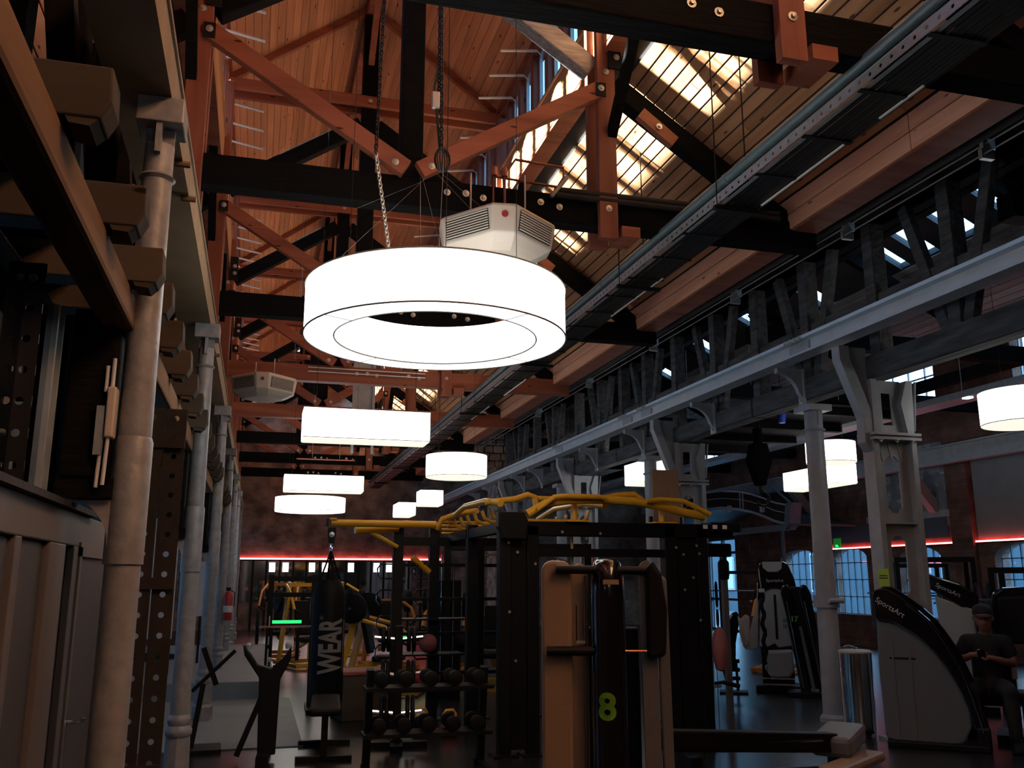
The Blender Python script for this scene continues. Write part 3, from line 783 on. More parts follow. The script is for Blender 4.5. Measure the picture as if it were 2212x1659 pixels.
MB().prism([(19.85, 2.80), (19.62, 2.95), (19.5, 3.44), (19.75, 3.44), (19.85, 3.0)], 12.5, 12.8, 'yz').build('end_bracket', 'pipe_blue', t)
MB().tube([(12.62, 19.7, 3.44), (14.45, 24.7, 4.97)], .028, 8).build('tie_rod', 'pipe_blue', t, True)
MB().tube([(12.68, 20.25, 0), (12.68, 20.25, 2.80)], .05, 10).build('post', 'frame_blue', t, True)
for y in (20.9, 22.6): MB().box(12.5, 12.58, y - .06, y + .06, 3.3 + .12 * (y > 22), 3.48 + .12 * (y > 22)).build('clip', 'steel_paint', t)
# crane hook
t = thing('crane_hook', 'black crane hook block hanging on chains below the dark roof', 'hook', (7.25, 12.1, 0))
MB().prism([(-.12, 3.62), (.12, 3.62), (.19, 3.35), (.06, 2.98), (-.06, 2.98), (-.19, 3.35)], -.08, .08, 'xz').build('block', 'dull_black', t, bevel=.02)
MB().lathe([(.07, 3.62), (.07, 3.85)], 12).build('swivel', 'dull_black', t, True)
hk = [(0, 0, 2.99), (0, 0, 2.88)] + [(.03 + .10 * math.sin(a), 0, 2.78 + .10 * math.cos(a) * -1 * -1) for a in [PI * .05 + i * PI * 1.35 / 10 for i in range(11)]]
MB().tube(hk, [.03, .035] + [.038 - .002 * i for i in range(11)], 8).build('hook', 'black_metal', t, True)
for x in (-.04, .04): MB().tube([(x, 0, 3.85), (x, 0, 5.0)], .01, 6).build('chain', 'dark_steel', t)
t = thing('blue_bucket', 'small blue plastic bucket hanging under the dark gallery', 'bucket', (7.5, 11.8, 3.9))
MB().lathe([(.05, 0), (.07, .14), (.062, .14), (.045, .01)], 16, cap=False).lathe([(.05, 0), (.05, .006)], 16).build('pail', 'blue_plastic', t, True)
MB().tube([(-.07, 0, .14), (-.03, 0, .22), (.03, 0, .22), (.07, 0, .14)], .004, 5).build('handle', 'zinc', t)
MB().tube([(0, 0, .22), (0, 0, 1.1)], .004, 5).build('cord', 'cable', t)
# gallery floor beyond the piers
t = thing('gallery_deck', 'black underside of a narrow gallery beyond the right hand columns', 'gallery')
MB().box(7.0, 9.0, 11.0, 16, 4.05, 4.12).build('deck', 'black_timber', t)
for y in (11.2, 12.5, 13.8, 15.1): MB().box(7.0, 9.0, y - .06, y + .06, 3.93, 4.05).build('joist', 'black_timber', t)
t = thing('exit_sign', 'small green glowing exit sign above the red light line', 'sign', (WRX - .04, 20.55, 2.5))
MB().box(-.02, .02, -.14, .14, -.14, .14).build('housing', 'exit_green', t)
MB().prism([(-.08, -.08), (.06, -.08), (.06, -.02), (-.02, -.02)], -.024, -.02, 'yz').build('pictogram', 'led_green', t)
# far wall details
t = thing('mirror_wall', 'row of mirror panes with added glowing reflections under the red light line on the end wall', 'glazing')
for i in range(16):
    x = -.9 + .43 * i
    MB().box(x, x + .36, Y1 - .03, Y1 - .015, .9, 2.2).build('mirror_pane', 'mirror', t); MB().box(x + .36, x + .43, Y1 - .05, Y1 - .01, .0, 2.22).build('mullion', 'black_metal', t)
for i in (3, 4, 6, 7, 9, 11, 12):
    x = -.9 + .43 * i
    MB().box(x + .05, x + .24, Y1 - .07, Y1 - .035, 1.85, 2.15).build('mirror_glint', 'white_glow', t)  # glowing boxes stand in for bright reflections in the mirror
t = thing('rubble_pier', 'crumbling half whitewashed rubble masonry pier at the end of the timber lattice', 'masonry')
_r = random.Random(3)
z = 2.3
while z < 5.45:
    h = _r.uniform(.17, .26); x = (6.2 if z < 4.6 else 5.46) + _r.uniform(0, .06)
    while x < 6.95:
        w = _r.uniform(.18, .34); pr_ = _r.uniform(0, .12)
        MB().box(x, x + w - .02, 24.0 - pr_, 24.9, z, z + h - .018).build('stone', 'crumble' if (z > 5.1 or z < 3.9) else 'stone', t, bevel=.03)
        x += w
    z += h
MB().box(6.22, 6.95, 24.04, 24.9, 0, 5.5).build('mortar_core', 'crumble', t)
# ================================================================ left hand row
LYS = [4.03, 7.8, 11.6, 15.4, 19.2, 23.0, 26.8]
def lcol():
    t = thing('iron_column', 'x', 'column', group='slender iron columns of the left hand row')
    MB().lathe([(.115, 0), (.115, .16), (.095, .19), (.09, .42)], 8).build('octagonal_base', 'col_paint', t)
    MB().lathe([(.09, .42), (.10, .44), (.10, .47), (.078, .50), (.088, .525), (.088, .555), (.074, .58)], 24, cap=False).build('base_rings', 'col_paint', t, True)
    MB().lathe([(.073, .57), (.070, 1.66)], 24).build('lower_shaft', 'col_paint', t, True)
    MB().lathe([(.078, 1.66), (.078, 2.16), (.071, 2.18)], 24).build('sleeve', 'col_paint', t, True)
    MB().lathe([(.070, 2.16), (.063, 3.42), (.063, 3.5)], 24).build('upper_shaft', 'col_paint', t, True)
    MB().lathe([(.064, 3.33), (.078, 3.345), (.064, 3.36)], 24, cap=False).build('collar_ring', 'col_paint', t, True)
    MB().box(-.10, .10, -.10, .10, 3.58, 3.70).build('capital', 'col_paint', t, bevel=.006)
    MB().box(-.012, .012, -.09, .09, 3.44, 3.58).build('gusset', 'col_paint', t)
    MB().box(-.06, .06, -.012, .012, 3.44, 3.58).build('gusset', 'col_paint', t)
    # corbel on the left carrying a black timber post
    cv = [(-.06, 1.92), (-.23, 1.92)] + [(-.23 + .17 * math.sin(a), 1.72 + .20 * math.cos(a) - .0) for a in [i * PI / 16 for i in range(1, 9)]]
    MB().prism(cv, -.05, .05, 'xz').build('corbel', 'col_paint', t)
    MB().box(-.27, -.055, -.08, .08, 1.92, 2.0).build('corbel_block', 'black_timber', t)
    MB().box(-.26, -.08, -.09, .09, 2.0, 2.70).build('timber_stub', 'black_timber', t, bevel=.01)
    return t
c0 = lcol()
for i, y in enumerate(LYS):
    lab = 'slender grey iron column of the left row, %s from the camera' % ORD[i]
    if i == 0: c0.location = (-.52, y, 0); c0['label'] = lab
    else: dup(c0, (-.50, y, 0), label=lab)
# rail on the left row
t = thing('left_crane_rail', 'steel crane beam, browned as by warm light, resting on the left hand iron columns', 'rail')
for (a, b) in ((.5, 5.0), (5.0, 8.8), (8.8, 12.6), (12.6, 16.4), (16.4, 20.2), (20.2, 24.0), (24.0, 30.5)):
    MB().box(-.74, -.478, a + .003, b - .003, 3.70, 3.725).build('bottom_flange', 'rail_warm_tint', t)
    MB().box(-.50, -.478, a + .003, b - .003, 3.725, 3.90).build('side_plate', 'rail_warm_tint', t)
    MB().box(-.74, -.466, a + .003, b - .003, 3.90, 3.925).build('top_flange', 'rail_warm_tint', t)
for y in (4.6, 5.05, 8.8, 12.6):
    MB().tube([(-.52, y, 3.69), (-.44, y, 3.69)], .018, 8).build('joint_bolt', 'rail_warm_tint', t)
MB().box(-.72, -.52, .5, 30.5, 3.925, 4.2).build('rail_timber', 'black_timber', t)
# mezzanine beam and joists
t = thing('gallery_beam', 'weathered brown timber beam running behind the left hand columns', 'beam')
for a, b in ((-1.0, 4.4), (4.4, 8.2), (8.2, 15.0), (15.0, 24), (24, 30.5)):
    MB().box(-.68, -.55, a + .004, b - .004, 2.625 + random.uniform(-.004, .004), 2.77).build('timber', 'old_wood', t, bevel=.018)
def joist():
    t = thing('joist_end', 'x', 'joist', group='chamfered joist ends over the gallery beam')
    MB().prism([(-1.2, .0), (.145, .0), (.17, .05), (.165, .15), (-1.2, .15)], -.065, .065, 'xz').build('timber', 'joist_wood', t, bevel=.006)
    MB().prism([(.06, .0), (.10, -.0), (.14, .0), (.12, -.022), (.07, -.018)], -.06, .06, 'xz').build('chamfer_block', 'joist_wood', t)
    return t
j0 = joist()
jy = [2.42, 3.18, 3.80, 4.26, 4.9, 5.55, 6.2, 6.85, 7.52, 8.1, 8.8, 9.5, 10.2, 10.9, 11.4, 12.0, 12.8, 13.6, 14.4, 15.2, 16.0]
for i, y in enumerate(jy):
    lab = 'sawn joist end projecting past the left columns, %s from the camera' % ORD[i]
    loc = (-.60, y, 2.772)
    if i == 0: j0.location = loc; j0['label'] = lab
    else: dup(j0, loc, label=lab)
t = thing('gallery_floor', 'black boarded gallery floor above the left aisle', 'gallery')
MB().box(-6.4, -.80, -1, 30.5, 2.93, 3.0).build('deck', 'black_timber', t)
MB().box(-1.9, -1.8, -1, 10.5, 2.93, 5.3).build('back_board', 'black_timber', t)
for y in (1.6, 2.35, 3.3, 4.25, 5.2, 7.0, 9.0): MB().box(-1.05, -.9, y - .07, y + .07, 3.0, 5.2).build('post', 'black_timber', t, bevel=.01)
for y in (1.6, 3.3, 5.2): MB().bar((-.97, y, 4.9), (-.97, y + 1.3, 3.3), .09, .12, up=(1, 0, 0)).build('diagonal_brace', 'rust_dark', t)
for k, (x, z, rr, m) in enumerate(((-.735, 3.075, .017, 'white_tube'), (-.765, 3.05, .007, 'white_tube'))):
    t = thing('conduit_pipe', ['thick', 'thin'][k] + ' pale conduit running above the joist ends on the left', 'pipe')
    MB().tube([(x, -.5, z), (x, 12, z)], rr, 10).build('pipe', m, t, True)
    for y in (1.5, 2.9, 4.5, 6.0): MB().box(x - .03, x + .03, y - .012, y + .012, z - .03, z).build('saddle', 'dark_steel', t)
t = thing('green_pipe', 'thick greenish capped pipe in the dark top left corner', 'pipe', (-.78, 2.3, 3.42))
MB().tube([(0, -2, .2), (0, .28, 0)], .05, 14).build('pipe', 'pipe_blue', t, True)
MB().tube([(0, .26, .003), (0, .33, -.004)], .06, 14).build('socket', 'pipe_blue', t, True)
# booth with door
t = thing('booth_partition', 'grey metal booth wall with framed panels at the lower left', 'partition')
BX = -.75
MB().box(BX - .06, BX - .03, 0, 5.2, 0, 1.86).build('back_sheet', 'panel_grey', t)
MB().box(BX - .05, BX, 0, 5.2, 1.74, 1.88).build('header', 'panel_warm', t, bevel=.006)
MB().box(BX - .06, BX + .03, 0, 4.6, 1.88, 1.905).build('ledge', 'rust_dark', t)
for a, b in ((2.5, 2.62), (3.28, 3.36), (3.80, 4.10), (4.28, 4.40)): MB().box(BX - .03, BX, a, b, 0, 1.74).build('stile', 'panel_warm', t, bevel=.004)
for a, b in ((2.62, 3.28), (3.36, 3.80)): MB().box(BX - .04, BX - .022, a + .01, b - .01, .05, 1.73).build('panel', 'panel_grey', t)
d = sroot('door_2', 'grey flush door at the side of the booth'); d.location = (BX, 4.78, 0)
MB().box(-.03, -.005, -.38, .38, 0, 1.70).build('leaf', 'panel_grey', d); MB().box(-.03, .01, -.40, -.35, 0, 1.74).build('jamb', 'panel_warm', d)
MB().box(-.03, .01, -.40, .42, 1.70, 1.76).build('head', 'panel_warm', d)
hnd = MB().tube([(0, -.33, 1.0), (.05, -.33, 1.0), (.055, -.32, 1.0), (.055, -.20, .995)], .009, 8).build('door_handle', 'chrome', d, True)
MB().box(-.004, .006, -.35, -.31, .86, 1.04).build('handle_plate', 'dark_steel', d)
g = thing('booth_glazing', 'dark reflecting glazing above the booth ledge', 'glazing')
MB().box(BX - .05, BX - .04, .2, 4.0, 1.905, 2.62).build('pane', 'pane_dark', g)
for y in (3.62, 3.72): MB().box(BX - .06, BX - .02, y, y + .02, 1.905, 2.62).build('glazing_bar', 'galv', g)
# perforated steel strips
def perf(w, n, pitch, rr, th, m):
    mb = MB(); k = 8
    for sgn in (0, 1):
        pass
    vs = []; fs = []
    for i in range(n):
        z0 = i * pitch; c = (0, z0 + pitch / 2)
        sq = []
        for j in range(k):
            a = PI / 4 * j + PI / 8; cx, cz = math.cos(a), math.sin(a); mx = max(abs(cx) / (w / 2), abs(cz) / (pitch / 2))
            sq.append((c[0] + cx / mx, c[1] + cz / mx))
        ho = [(c[0] + rr * math.cos(PI / 4 * j + PI / 8), c[1] + rr * math.sin(PI / 4 * j + PI / 8)) for j in range(k)]
        cor = {1: (-w/2, 1), }
        o = len(vs)
        for x in (0, th):
            for u, z in sq: vs.append((x, u, z))
            for u, z in ho: vs.append((x, u, z))
        for j in range(k):
            j2 = (j + 1) % k
            fs.append((o + j, o + j2, o + 8 + j2, o + 8 + j)); fs.append((o + 16 + j2, o + 16 + j, o + 24 + j, o + 24 + j2))
            fs.append((o + 8 + j, o + 8 + j2, o + 24 + j2, o + 24 + j))
            fs.append((o + j2, o + j, o + 16 + j, o + 16 + j2))
        for (u, zc) in ((w / 2, pitch / 2), (-w / 2, pitch / 2), (-w / 2, -pitch / 2), (w / 2, -pitch / 2)):
            # corner triangles
            j = {(1, 1): 0, (-1, 1): 2, (-1, -1): 4, (1, -1): 6}[(1 if u > 0 else -1, 1 if zc > 0 else -1)]
            for x, sh in ((0, 0), (th, 16)):
                vs.append((x, c[0] + u, c[1] + zc)); fs.append((o + sh + j, o + sh + (j + 1) % 8, len(vs) - 1))
    mb.add(vs, fs)
    return mb
t = thing('perforated_post', 'flat perforated steel strip standing against the booth glazing', 'post', (BX - .02, 3.2, 1.905), PI / 2)
perf(.075, 7, .105, .014, .006, m=None).build('strip', 'dark_steel', t)
t = thing('riveted_post', 'dark riveted steel post of punched strips beside the first iron column', 'post', (-.53, 5.2, 0), PI / 2)
for k, (dy, dx) in enumerate(((.05, 0), (-.065, .02))):
    o = perf(.11, 24, .105, .016, .008, None).build('punched_strip', 'rust_dark', t); o.location = (dx, dy, 0)
for z in (.62, 1.55, 2.3): MB().box(-.012, .0, -.12, .11, z, z + .06).build('batten_plate', 'rust_dark', t)
# electrical box on the first column
t = thing('switch_box', 'pale electrical box with conduit tubes strapped to the first iron column', 'box', (-.585, 3.93, 2.07))
MB().box(-.035, .0, -.03, .05, .09, .30).build('case', 'ac_shell', t, bevel=.008)
MB().box(-.07, -.04, -.02, .03, .02, .22).build('side_case', 'galv', t)
for k, (x, y) in enumerate(((-.02, -.01), (-.045, .0))):
    MB().tube([(x, y, .28), (x, y, .42 - .03 * k)], .008, 8).build('conduit', 'white_tube', t, True)
    MB().tube([(x, y, .1), (x - .005, y, -.10 - .01 * k)], .008, 8).build('conduit', 'white_tube', t, True)
# left aisle: platform and pale floor
struct(MB().box(-6.4, .35, 13.4, 21, 0.001, .24).build('trim_platform', 'platform_daylight_blue', bevel=.01), 'raised pale platform in the left aisle')
struct(MB().box(-6.4, .55, 9.6, 13.4, 0.001, .012).build('trim_pale_floor', 'platform_daylight_blue'), 'pale floor strip with daylight blue in its colour in the left aisle')
struct(MB().box(-.3, 14.2, 1.0, 9.3, 0.001, .010).build('trim_mat', 'floor_mat') , 'black rubber mat flooring') if False else None
# ================================================================ services under the roof
def chain_mesh(p, q, link=.05, r=.006):
    p = Vector(p); q = Vector(q); d = q - p; n = max(1, int(d.length / (link * .74))); d.normalize(); mb = MB()
    s = d.orthogonal().normalized(); u = d.cross(s)
    for i in range(n):
        c = p + (q - p) * ((i + .5) / n); a = s if i % 2 else u
        mb.tube([c + d * math.cos(t) * link * .5 + a * math.sin(t) * link * .27 for t in [2 * PI * k / 8 for k in range(8)]], r, 5, True)
    return mb
t = thing('cable_tray', 'long perforated steel cable tray hung below the right roof slope', 'tray')
TX0, TX1, TZ = 3.47, 3.86, 4.60
o = perf(.075, 286, .1, .013, .004, None).build('punched_side', 'galv', t); o.location = (TX0, 2.0, TZ + .04); o.rotation_euler = (-PI / 2, 0, 0)
MB().box(TX0 - .004, TX0 + .03, 2, 30.6, TZ + .075, TZ + .08).build('side_lip', 'galv', t)
for i in range(4): MB().box(TX0 + .02 + .045 * i, TX0 + .02 + .045 * i + .034, 2, 30.6, TZ - .004, TZ).build('base_strip', 'galv' if i == 0 else 'dark_steel', t)
for i in range(5): MB().box(TX0 + .20 + .035 * i, TX0 + .20 + .035 * i + .028, 2, 30.6, TZ + .0, TZ + .004).build('base_strip', 'dark_steel', t)
MB().box(TX1 - .004, TX1, 2, 30.6, TZ, TZ + .06).build('far_side', 'dark_steel', t)
y = 2.5
while y < 30: MB().box(TX0, TX1, y - .02, y + .02, TZ - .012, TZ - .004).build('rung', 'dark_steel', t); y += .62
for a, b in ((4.2, 4.62), (5.0, 6.1), (8.0, 9.4), (12.9, 14.2), (15.2, 16.6)): MB().box(TX1 - .05, TX1 - .035, a, b, TZ - .018, TZ - .006).build('light_tube', 'white_tube', t)
for y in (6.2, 8.3, 11.9, 15.9, 20, 24.5, 28.5):
    MB().box(TX0 - .03, TX1 + .06, y - .02, y + .02, TZ - .05, TZ - .012).build('cross_arm', 'dark_steel', t)
    for x in (TX0 + .0, TX0 + .28): MB().tube([(x, y, TZ - .03), (x, y, ZS - SL * (x - XS) )], .006, 5).build('hanger_rod', 'dark_steel', t)
for k in range(3): MB().tube([(TX0 + .08 + .09 * k, 2, TZ + .025), (TX0 + .08 + .09 * k, 30.5, TZ + .025)], .018, 6).build('cable', 'cable', t)
t = thing('round_duct', 'slim blue-grey pipe running just above the cable tray', 'pipe')
MB().tube([(3.53, 2, 4.80), (3.53, 30.5, 4.80)], .042, 14).build('pipe', 'pipe_blue', t, True)
for y in (3.4, 6.1, 8.9, 11.7, 14.5): MB().tube([(3.53, y, 4.80), (3.53, y + .05, 4.80)], .046, 14).build('sleeve', 'pipe_blue', t, True)
# --- fan heaters
def heater(loc, rz, label, rods):
    t = thing('ceiling_fan_heater', label, 'heater', loc, rz, group='fan heaters under the roof')
    def ring(a, c, z): return [(a, -a + c, z), (a, a - c, z), (a - c, a, z), (-a + c, a, z), (-a, a - c, z), (-a, -a + c, z), (-a + c, -a, z), (a - c, -a, z)]
    L = [ring(.24, .10, 0), ring(.30, .11, .035), ring(.37, .12, .09), ring(.40, .13, .30), ring(.37, .13, .33)]
    vs = [p for l in L for p in l]; fs = [tuple(range(7, -1, -1)), tuple(32 + i for i in range(8))]
    for k in range(4):
        for i in range(8): fs.append((k * 8 + i, k * 8 + (i + 1) % 8, k * 8 + 8 + (i + 1) % 8, k * 8 + 8 + i))
    m = MB(); m.add(vs, fs); m.build('shell', 'ac_shell', t, bevel=.012)
    for s in range(4):
        R = Matrix.Rotation(s * PI / 2, 3, 'Z'); g = MB()
        p = [R @ Vector(v) for v in ((.379, -.215, .115), (.379, .215, .115), (.4, .215, .275), (.4, -.215, .275))]
        nrm = (p[1] - p[0]).cross(p[3] - p[0]).normalized()
        grille = MB(); grille.add([v + nrm * .004 for v in p] + [v - nrm * .01 for v in p], [(0, 1, 2, 3), (7, 6, 5, 4), (0, 4, 5, 1), (1, 5, 6, 2), (2, 6, 7, 3), (3, 7, 4, 0)])
        go = grille.build('grille', 'black_metal', t)
        for k in range(8):
            f = (k + .5) / 8; a = p[0].lerp(p[3], f); b = p[1].lerp(p[2], f)
            MB().bar(a + nrm * .009, b + nrm * .009, .008, .010, up=nrm).build('louvre', 'ac_shell', go)
    a = Vector((.335, -.335, .22))
    o = obj('badge', MB().lathe([(.026, 0), (.026, .008)], 16).mesh('badge', 'red_plastic'), t, a); o.rotation_euler = (PI / 2, 0, PI / 4)
    for (x, y, zt) in rods:
        MB().box(x - .03, x + .03, y - .02, y + .02, .33, .37).build('lug', 'zinc', t); MB().tube([(x, y, .36), (x, y, zt)], .007, 6).build('hanger_rod', 'zinc', t)
    return t
heater((1.76, 6.78, 4.14), math.radians(-52), 'cream fan heater with louvred sides above the big ring lamp', [(-.2, -.1, .8), (.2, .12, .75)])
heater((-.03, 13.7, 4.22), math.radians(-48), 'small far fan heater with louvred sides at the left', [(-.2, 0, .6), (.2, 0, .6)])
# --- chains and cables
t = thing('hoist_chain', 'slack steel hoist chain dropping from the ridge left of the king post', 'chain')
chain_mesh((.80, 6.6, 8.6), (.728, 6.6, 4.88)).build('upper_run', 'dark_steel', t); chain_mesh((.728, 6.6, 4.88), (.85, 6.3, 3.75)).build('lower_run', 'zinc', t)
t = thing('hoist_chain', 'dark double chain ending in a coil of black cable by the king post', 'chain')
chain_mesh((1.15, 6.4, 9.0), (1.212, 6.4, 4.88)).build('upper_run', 'dark_steel', t); chain_mesh((1.17, 6.42, 9.0), (1.19, 6.42, 5.2)).build('second_run', 'dark_steel', t)
cc = MB()
for k in range(5):
    a = k * .35
    cc.tube([(1.222 + .062 * math.cos(b) * math.cos(a), 6.4 + .062 * math.cos(b) * math.sin(a), 4.79 + .10 * math.sin(b)) for b in [2 * PI * j / 16 for j in range(16)]], .006, 5, True)
cc.build('cable_coil', 'cable', t); MB().tube([(1.18, 6.41, 5.6), (1.15, 6.41, 5.4), (1.18, 6.41, 5.1), (1.2, 6.41, 4.88)], .01, 6).build('power_cable', 'cable', t)
MB().box(1.13, 1.19, 6.38, 6.42, 5.22, 5.36).build('control_box', 'zinc', t, bevel=.006)
t = thing('guy_wires', 'fan of thin wires spreading from the tie beam to the ring lamp and heater', 'wires')
for p, q in (((1.2, 7.3, 5.05), (1.04, 6.2, 3.6)), ((1.25, 7.3, 5.05), (.3, 5.9, 3.58)), ((1.22, 7.3, 5.05), (1.3, 6.8, 4.2)), ((1.35, 7.3, 5.1), (1.6, 6.7, 4.46)), ((1.4, 7.3, 5.1), (1.75, 6.7, 4.46)), ((1.2, 7.3, 5.0), (.6, 6.6, 4.4)), ((1.23, 6.4, 4.72), (1.05, 5.6, 3.58))):
    MB().tube([p, q], .0013, 4).build('wire', 'zinc', t)
# --- copper pipes on the second truss
t = thing('copper_pipework', 'copper water pipes bent in a loop on top of the tie beam', 'pipes')
MB().tube([(1.96, 7.28, 4.45), (1.96, 7.28, 5.16), (2.06, 7.28, 5.32), (2.52, 7.28, 5.30), (2.52, 7.28, 5.2), (2.45, 7.28, 5.08)], .013, 8).build('pipe', 'copper', t, True)
MB().tube([(1.86, 7.3, 4.45), (1.86, 7.3, 5.14), (2.5, 7.3, 5.11)], .013, 8).build('pipe', 'copper', t, True)
for z in (5.085, 5.035): MB().tube([(2.44, 7.3, z), (4.4, 7.3, z + .01), (4.7, 7.2, z - .03)], .028, 10).build('insulated_pipe', 'rust_dark', t, True)
MB().tube([(2.56, 7.28, 5.22), (2.4, 7.28, 5.0)], .02, 8).build('valve', 'zinc', t)
for x in (1.86, 1.96): MB().tube([(x, 7.28, 5.14), (x, 7.28, 5.22)], .03, 8).build('vent_cap', 'copper', t, True)
t = thing('ventilation_duct', 'grey rectangular ventilation duct standing behind the third truss', 'duct')
MB().box(1.66, 2.02, 17.3, 17.6, 4.75, 6.0).build('duct', 'steel_paint', t, bevel=.01)
for x in (1.62, 2.0): MB().box(x, x + .05, 17.25, 17.3, 3.95, 5.9).build('frame_bar', 'steel_paint', t)
MB().box(1.62, 2.05, 17.25, 17.3, 4.72, 4.78).build('frame_bar', 'steel_paint', t)
t = thing('conduit_pair', 'two thin pale conduits clipped along the red tie beam', 'conduit')
for z in (4.95, 5.02): MB().tube([(.65, 14.83, z), (2.6, 14.83, z)], .009, 6).build('conduit', 'white_tube', t)
t = thing('suspension_bar', 'short copper-coloured bar hung above the far box lamp', 'bar')
MB().tube([(.62, 17.0, 3.78), (1.68, 17.0, 3.78)], .014, 8).build('bar', 'copper', t)
for x in (.9, 1.4): MB().tube([(x, 17, 3.78), (x, 17, 5.0)], .004, 4).build('wire', 'zinc', t)
# ================================================================ gym equipment
def facing(name, label, cat, G, group=None):
    a = math.atan2(G[0], G[1]); return thing(name, label, cat, (G[0], G[1], 0), -a, group)
RF = (PI / 2, 0, 0)
def rtext(ang): return tuple((Matrix.Rotation(PI / 2, 3, 'X') @ Matrix.Rotation(ang, 3, 'Z')).to_euler())
def cyl_text(name, s, size, m, parent, r, zc, h0, ang=0.0, bold=0.0, sx=1.0, bulge=.004, ry=None):
    """print wrapped round a vertical cylinder, centre of the print at horizontal arc position h0"""
    o = text(name, s, size, m, None, (0, 0, 0), None, ext=.0, bold=bold)
    me = o.data
    import bmesh
    bm = bmesh.new(); bm.from_mesh(me); bmesh.ops.triangulate(bm, faces=bm.faces)
    for _ in range(2): bmesh.ops.subdivide_edges(bm, edges=[e for e in bm.edges if e.calc_length() > .03], cuts=2, use_grid_fill=True)
    bmesh.ops.triangulate(bm, faces=bm.faces); bm.to_mesh(me); bm.free()
    ca, sa = math.cos(ang), math.sin(ang)
    for v in me.vertices:
        x, y = v.co.x * sx, v.co.y; h = x * ca - y * sa + h0; z = x * sa + y * ca
        v.co = ((r + bulge) * math.sin(h / r), -((ry or r) + bulge) * math.cos(h / r), zc + z)
    o.scale = (1, 1, 1); o.parent = parent
    return o
# ---------------- the tower machine with the green 8
t = facing('cable_tower_machine', 'tall black cable machine with beige side panel and green number 8', 'machine', (1.775, 4.52))
body = MB()
n = 20; prof = [(.092 * math.cos(PI + PI * i / n), .10 * math.sin(PI + PI * i / n)) for i in range(n + 1)]
vs = []; fs = []; zs = [0, .3, .8, 1.3, 1.50, 1.58, 1.64, 1.685, 1.705]
for k, z in enumerate(zs):
    sc = [1, 1, 1, 1, .99, .93, .80, .58, .25][k]
    for x, y in prof: vs.append((x * (1 - (1 - sc) * .55), y * sc, z))
    vs.append((.06 * sc, .12, z)); vs.append((-.06 * sc, .12, z))
m = n + 3
for k in range(len(zs) - 1):
    for i in range(m): fs.append((k * m + i, k * m + (i + 1) % m, (k + 1) * m + (i + 1) % m, (k + 1) * m + i))
fs.append(tuple(range(m - 1, -1, -1))); fs.append(tuple((len(zs) - 1) * m + i for i in range(m)))
body.add(vs, fs); body.build('shroud', 'black_gloss', t, True)
cyl_text('number', '8', .175, 'green_num', t, .095, .975, -.012, bold=.006, ry=.103, sx=1.0)
def slab_poly(x0, x1, z1, rt, sk=0.0):
    return [(x0 - sk, 0), (x1 - sk, 0), (x1, z1 - rt)] + [(x1 - rt + rt * math.cos(a), z1 - rt + rt * math.sin(a)) for a in [PI / 8 * i for i in range(1, 4)]] + [(x0 + rt + rt * math.cos(a), z1 - rt + rt * math.sin(a)) for a in [PI / 2 + PI / 8 * i for i in range(0, 4)]] + [(x0, z1 - rt)]
lp = MB().prism(slab_poly(-.345, -.185, 1.70, .06), -.02, .03, 'xz').build('side_panel', 'beige_panel', t, bevel=.018)
MB().prism(slab_poly(-.19, -.10, 1.685, .05), .05, .10, 'xz').build('side_panel_return', 'beige_panel', t, bevel=.012)
rp = MB().prism(slab_poly(.165, .245, 1.70, .05, -.015), .0, .05, 'xz').build('side_panel', 'machine_grey', t, bevel=.015)
MB().prism(slab_poly(.252, .31, 1.62, .03, -.015), .02, .06, 'xz').build('side_panel', 'machine_grey', t, bevel=.012)
pd = [(.195, 1.20), (.29, 1.22), (.305, 1.45), (.28, 1.63), (.235, 1.70), (.20, 1.66)]
MB().prism(pd, -.05, -.01, 'xz').build('arm_pad', 'black_rubber', t, bevel=.02)
MB().tube([(-.265, -.05, 1.652), (.2, -.02, 1.645)], .022, 12).build('cross_bar', 'black_metal', t, True)
MB().tube([(-.315, -.06, 1.243), (-.06, -.04, 1.243)], .024, 12).build('cross_bar', 'black_metal', t, True)
MB().tube([(.08, -.02, 1.243), (.2, -.02, 1.243)], .006, 6).build('pull_pin', 'chrome', t)
for x, z0, z1 in ((-.118, .0, 1.62), (-.165, 1.28, 1.47)): MB().tube([(x, .02, z0), (x, .02, z1)], .005, 6).build('guide_rod', 'chrome', t)
MB().box(-.165, -.118, .015, .025, 1.275, 1.29).build('rod_link', 'zinc', t)
MB().box(-.02, .06, -.099, -.085, 1.575, 1.60).build('badge', 'beige_panel', t)
MB().box(-.11, .16, .13, .30, 0, 1.35).build('weight_stack', 'black_metal', t, bevel=.01)
for x in (-.3, .28): MB().box(x - .04, x + .04, -.25, .5, 0, .08).build('foot', 'black_metal', t, bevel=.01)
# ---------------- low lever in front at the right
t = thing('lever_bench', 'low black lever arm with grey end box in the bottom right foreground', 'bench', (0, 0, 0))
MB().bar((2.15, 4.72, .76), (3.42, 5.06, .64), .10, .11).build('lever_arm', 'black_metal', t, bevel=.012)
MB().bar((3.36, 5.0, .62), (3.68, 5.28, .66), .24, .12).build('end_box', 'machine_grey', t, bevel=.03)
MB().bar((3.2, 4.78, .53), (3.72, 5.08, .55), .16, .06).build('pad', 'beige_panel', t, bevel=.025)
MB().bar((2.2, 4.65, .58), (3.5, 4.95, .50), .05, .05).build('lower_bar', 'dark_steel', t)
for p in ((2.35, 4.76), (3.45, 5.08)): MB().bar((*p, 0), (*p, .66), .07, .07).build('leg', 'black_metal', t)
for p in ((2.35, 4.76), (3.45, 5.08)): MB().box(p[0] - .25, p[0] + .25, p[1] - .05, p[1] + .05, 0, .05).build('foot', 'black_metal', t)
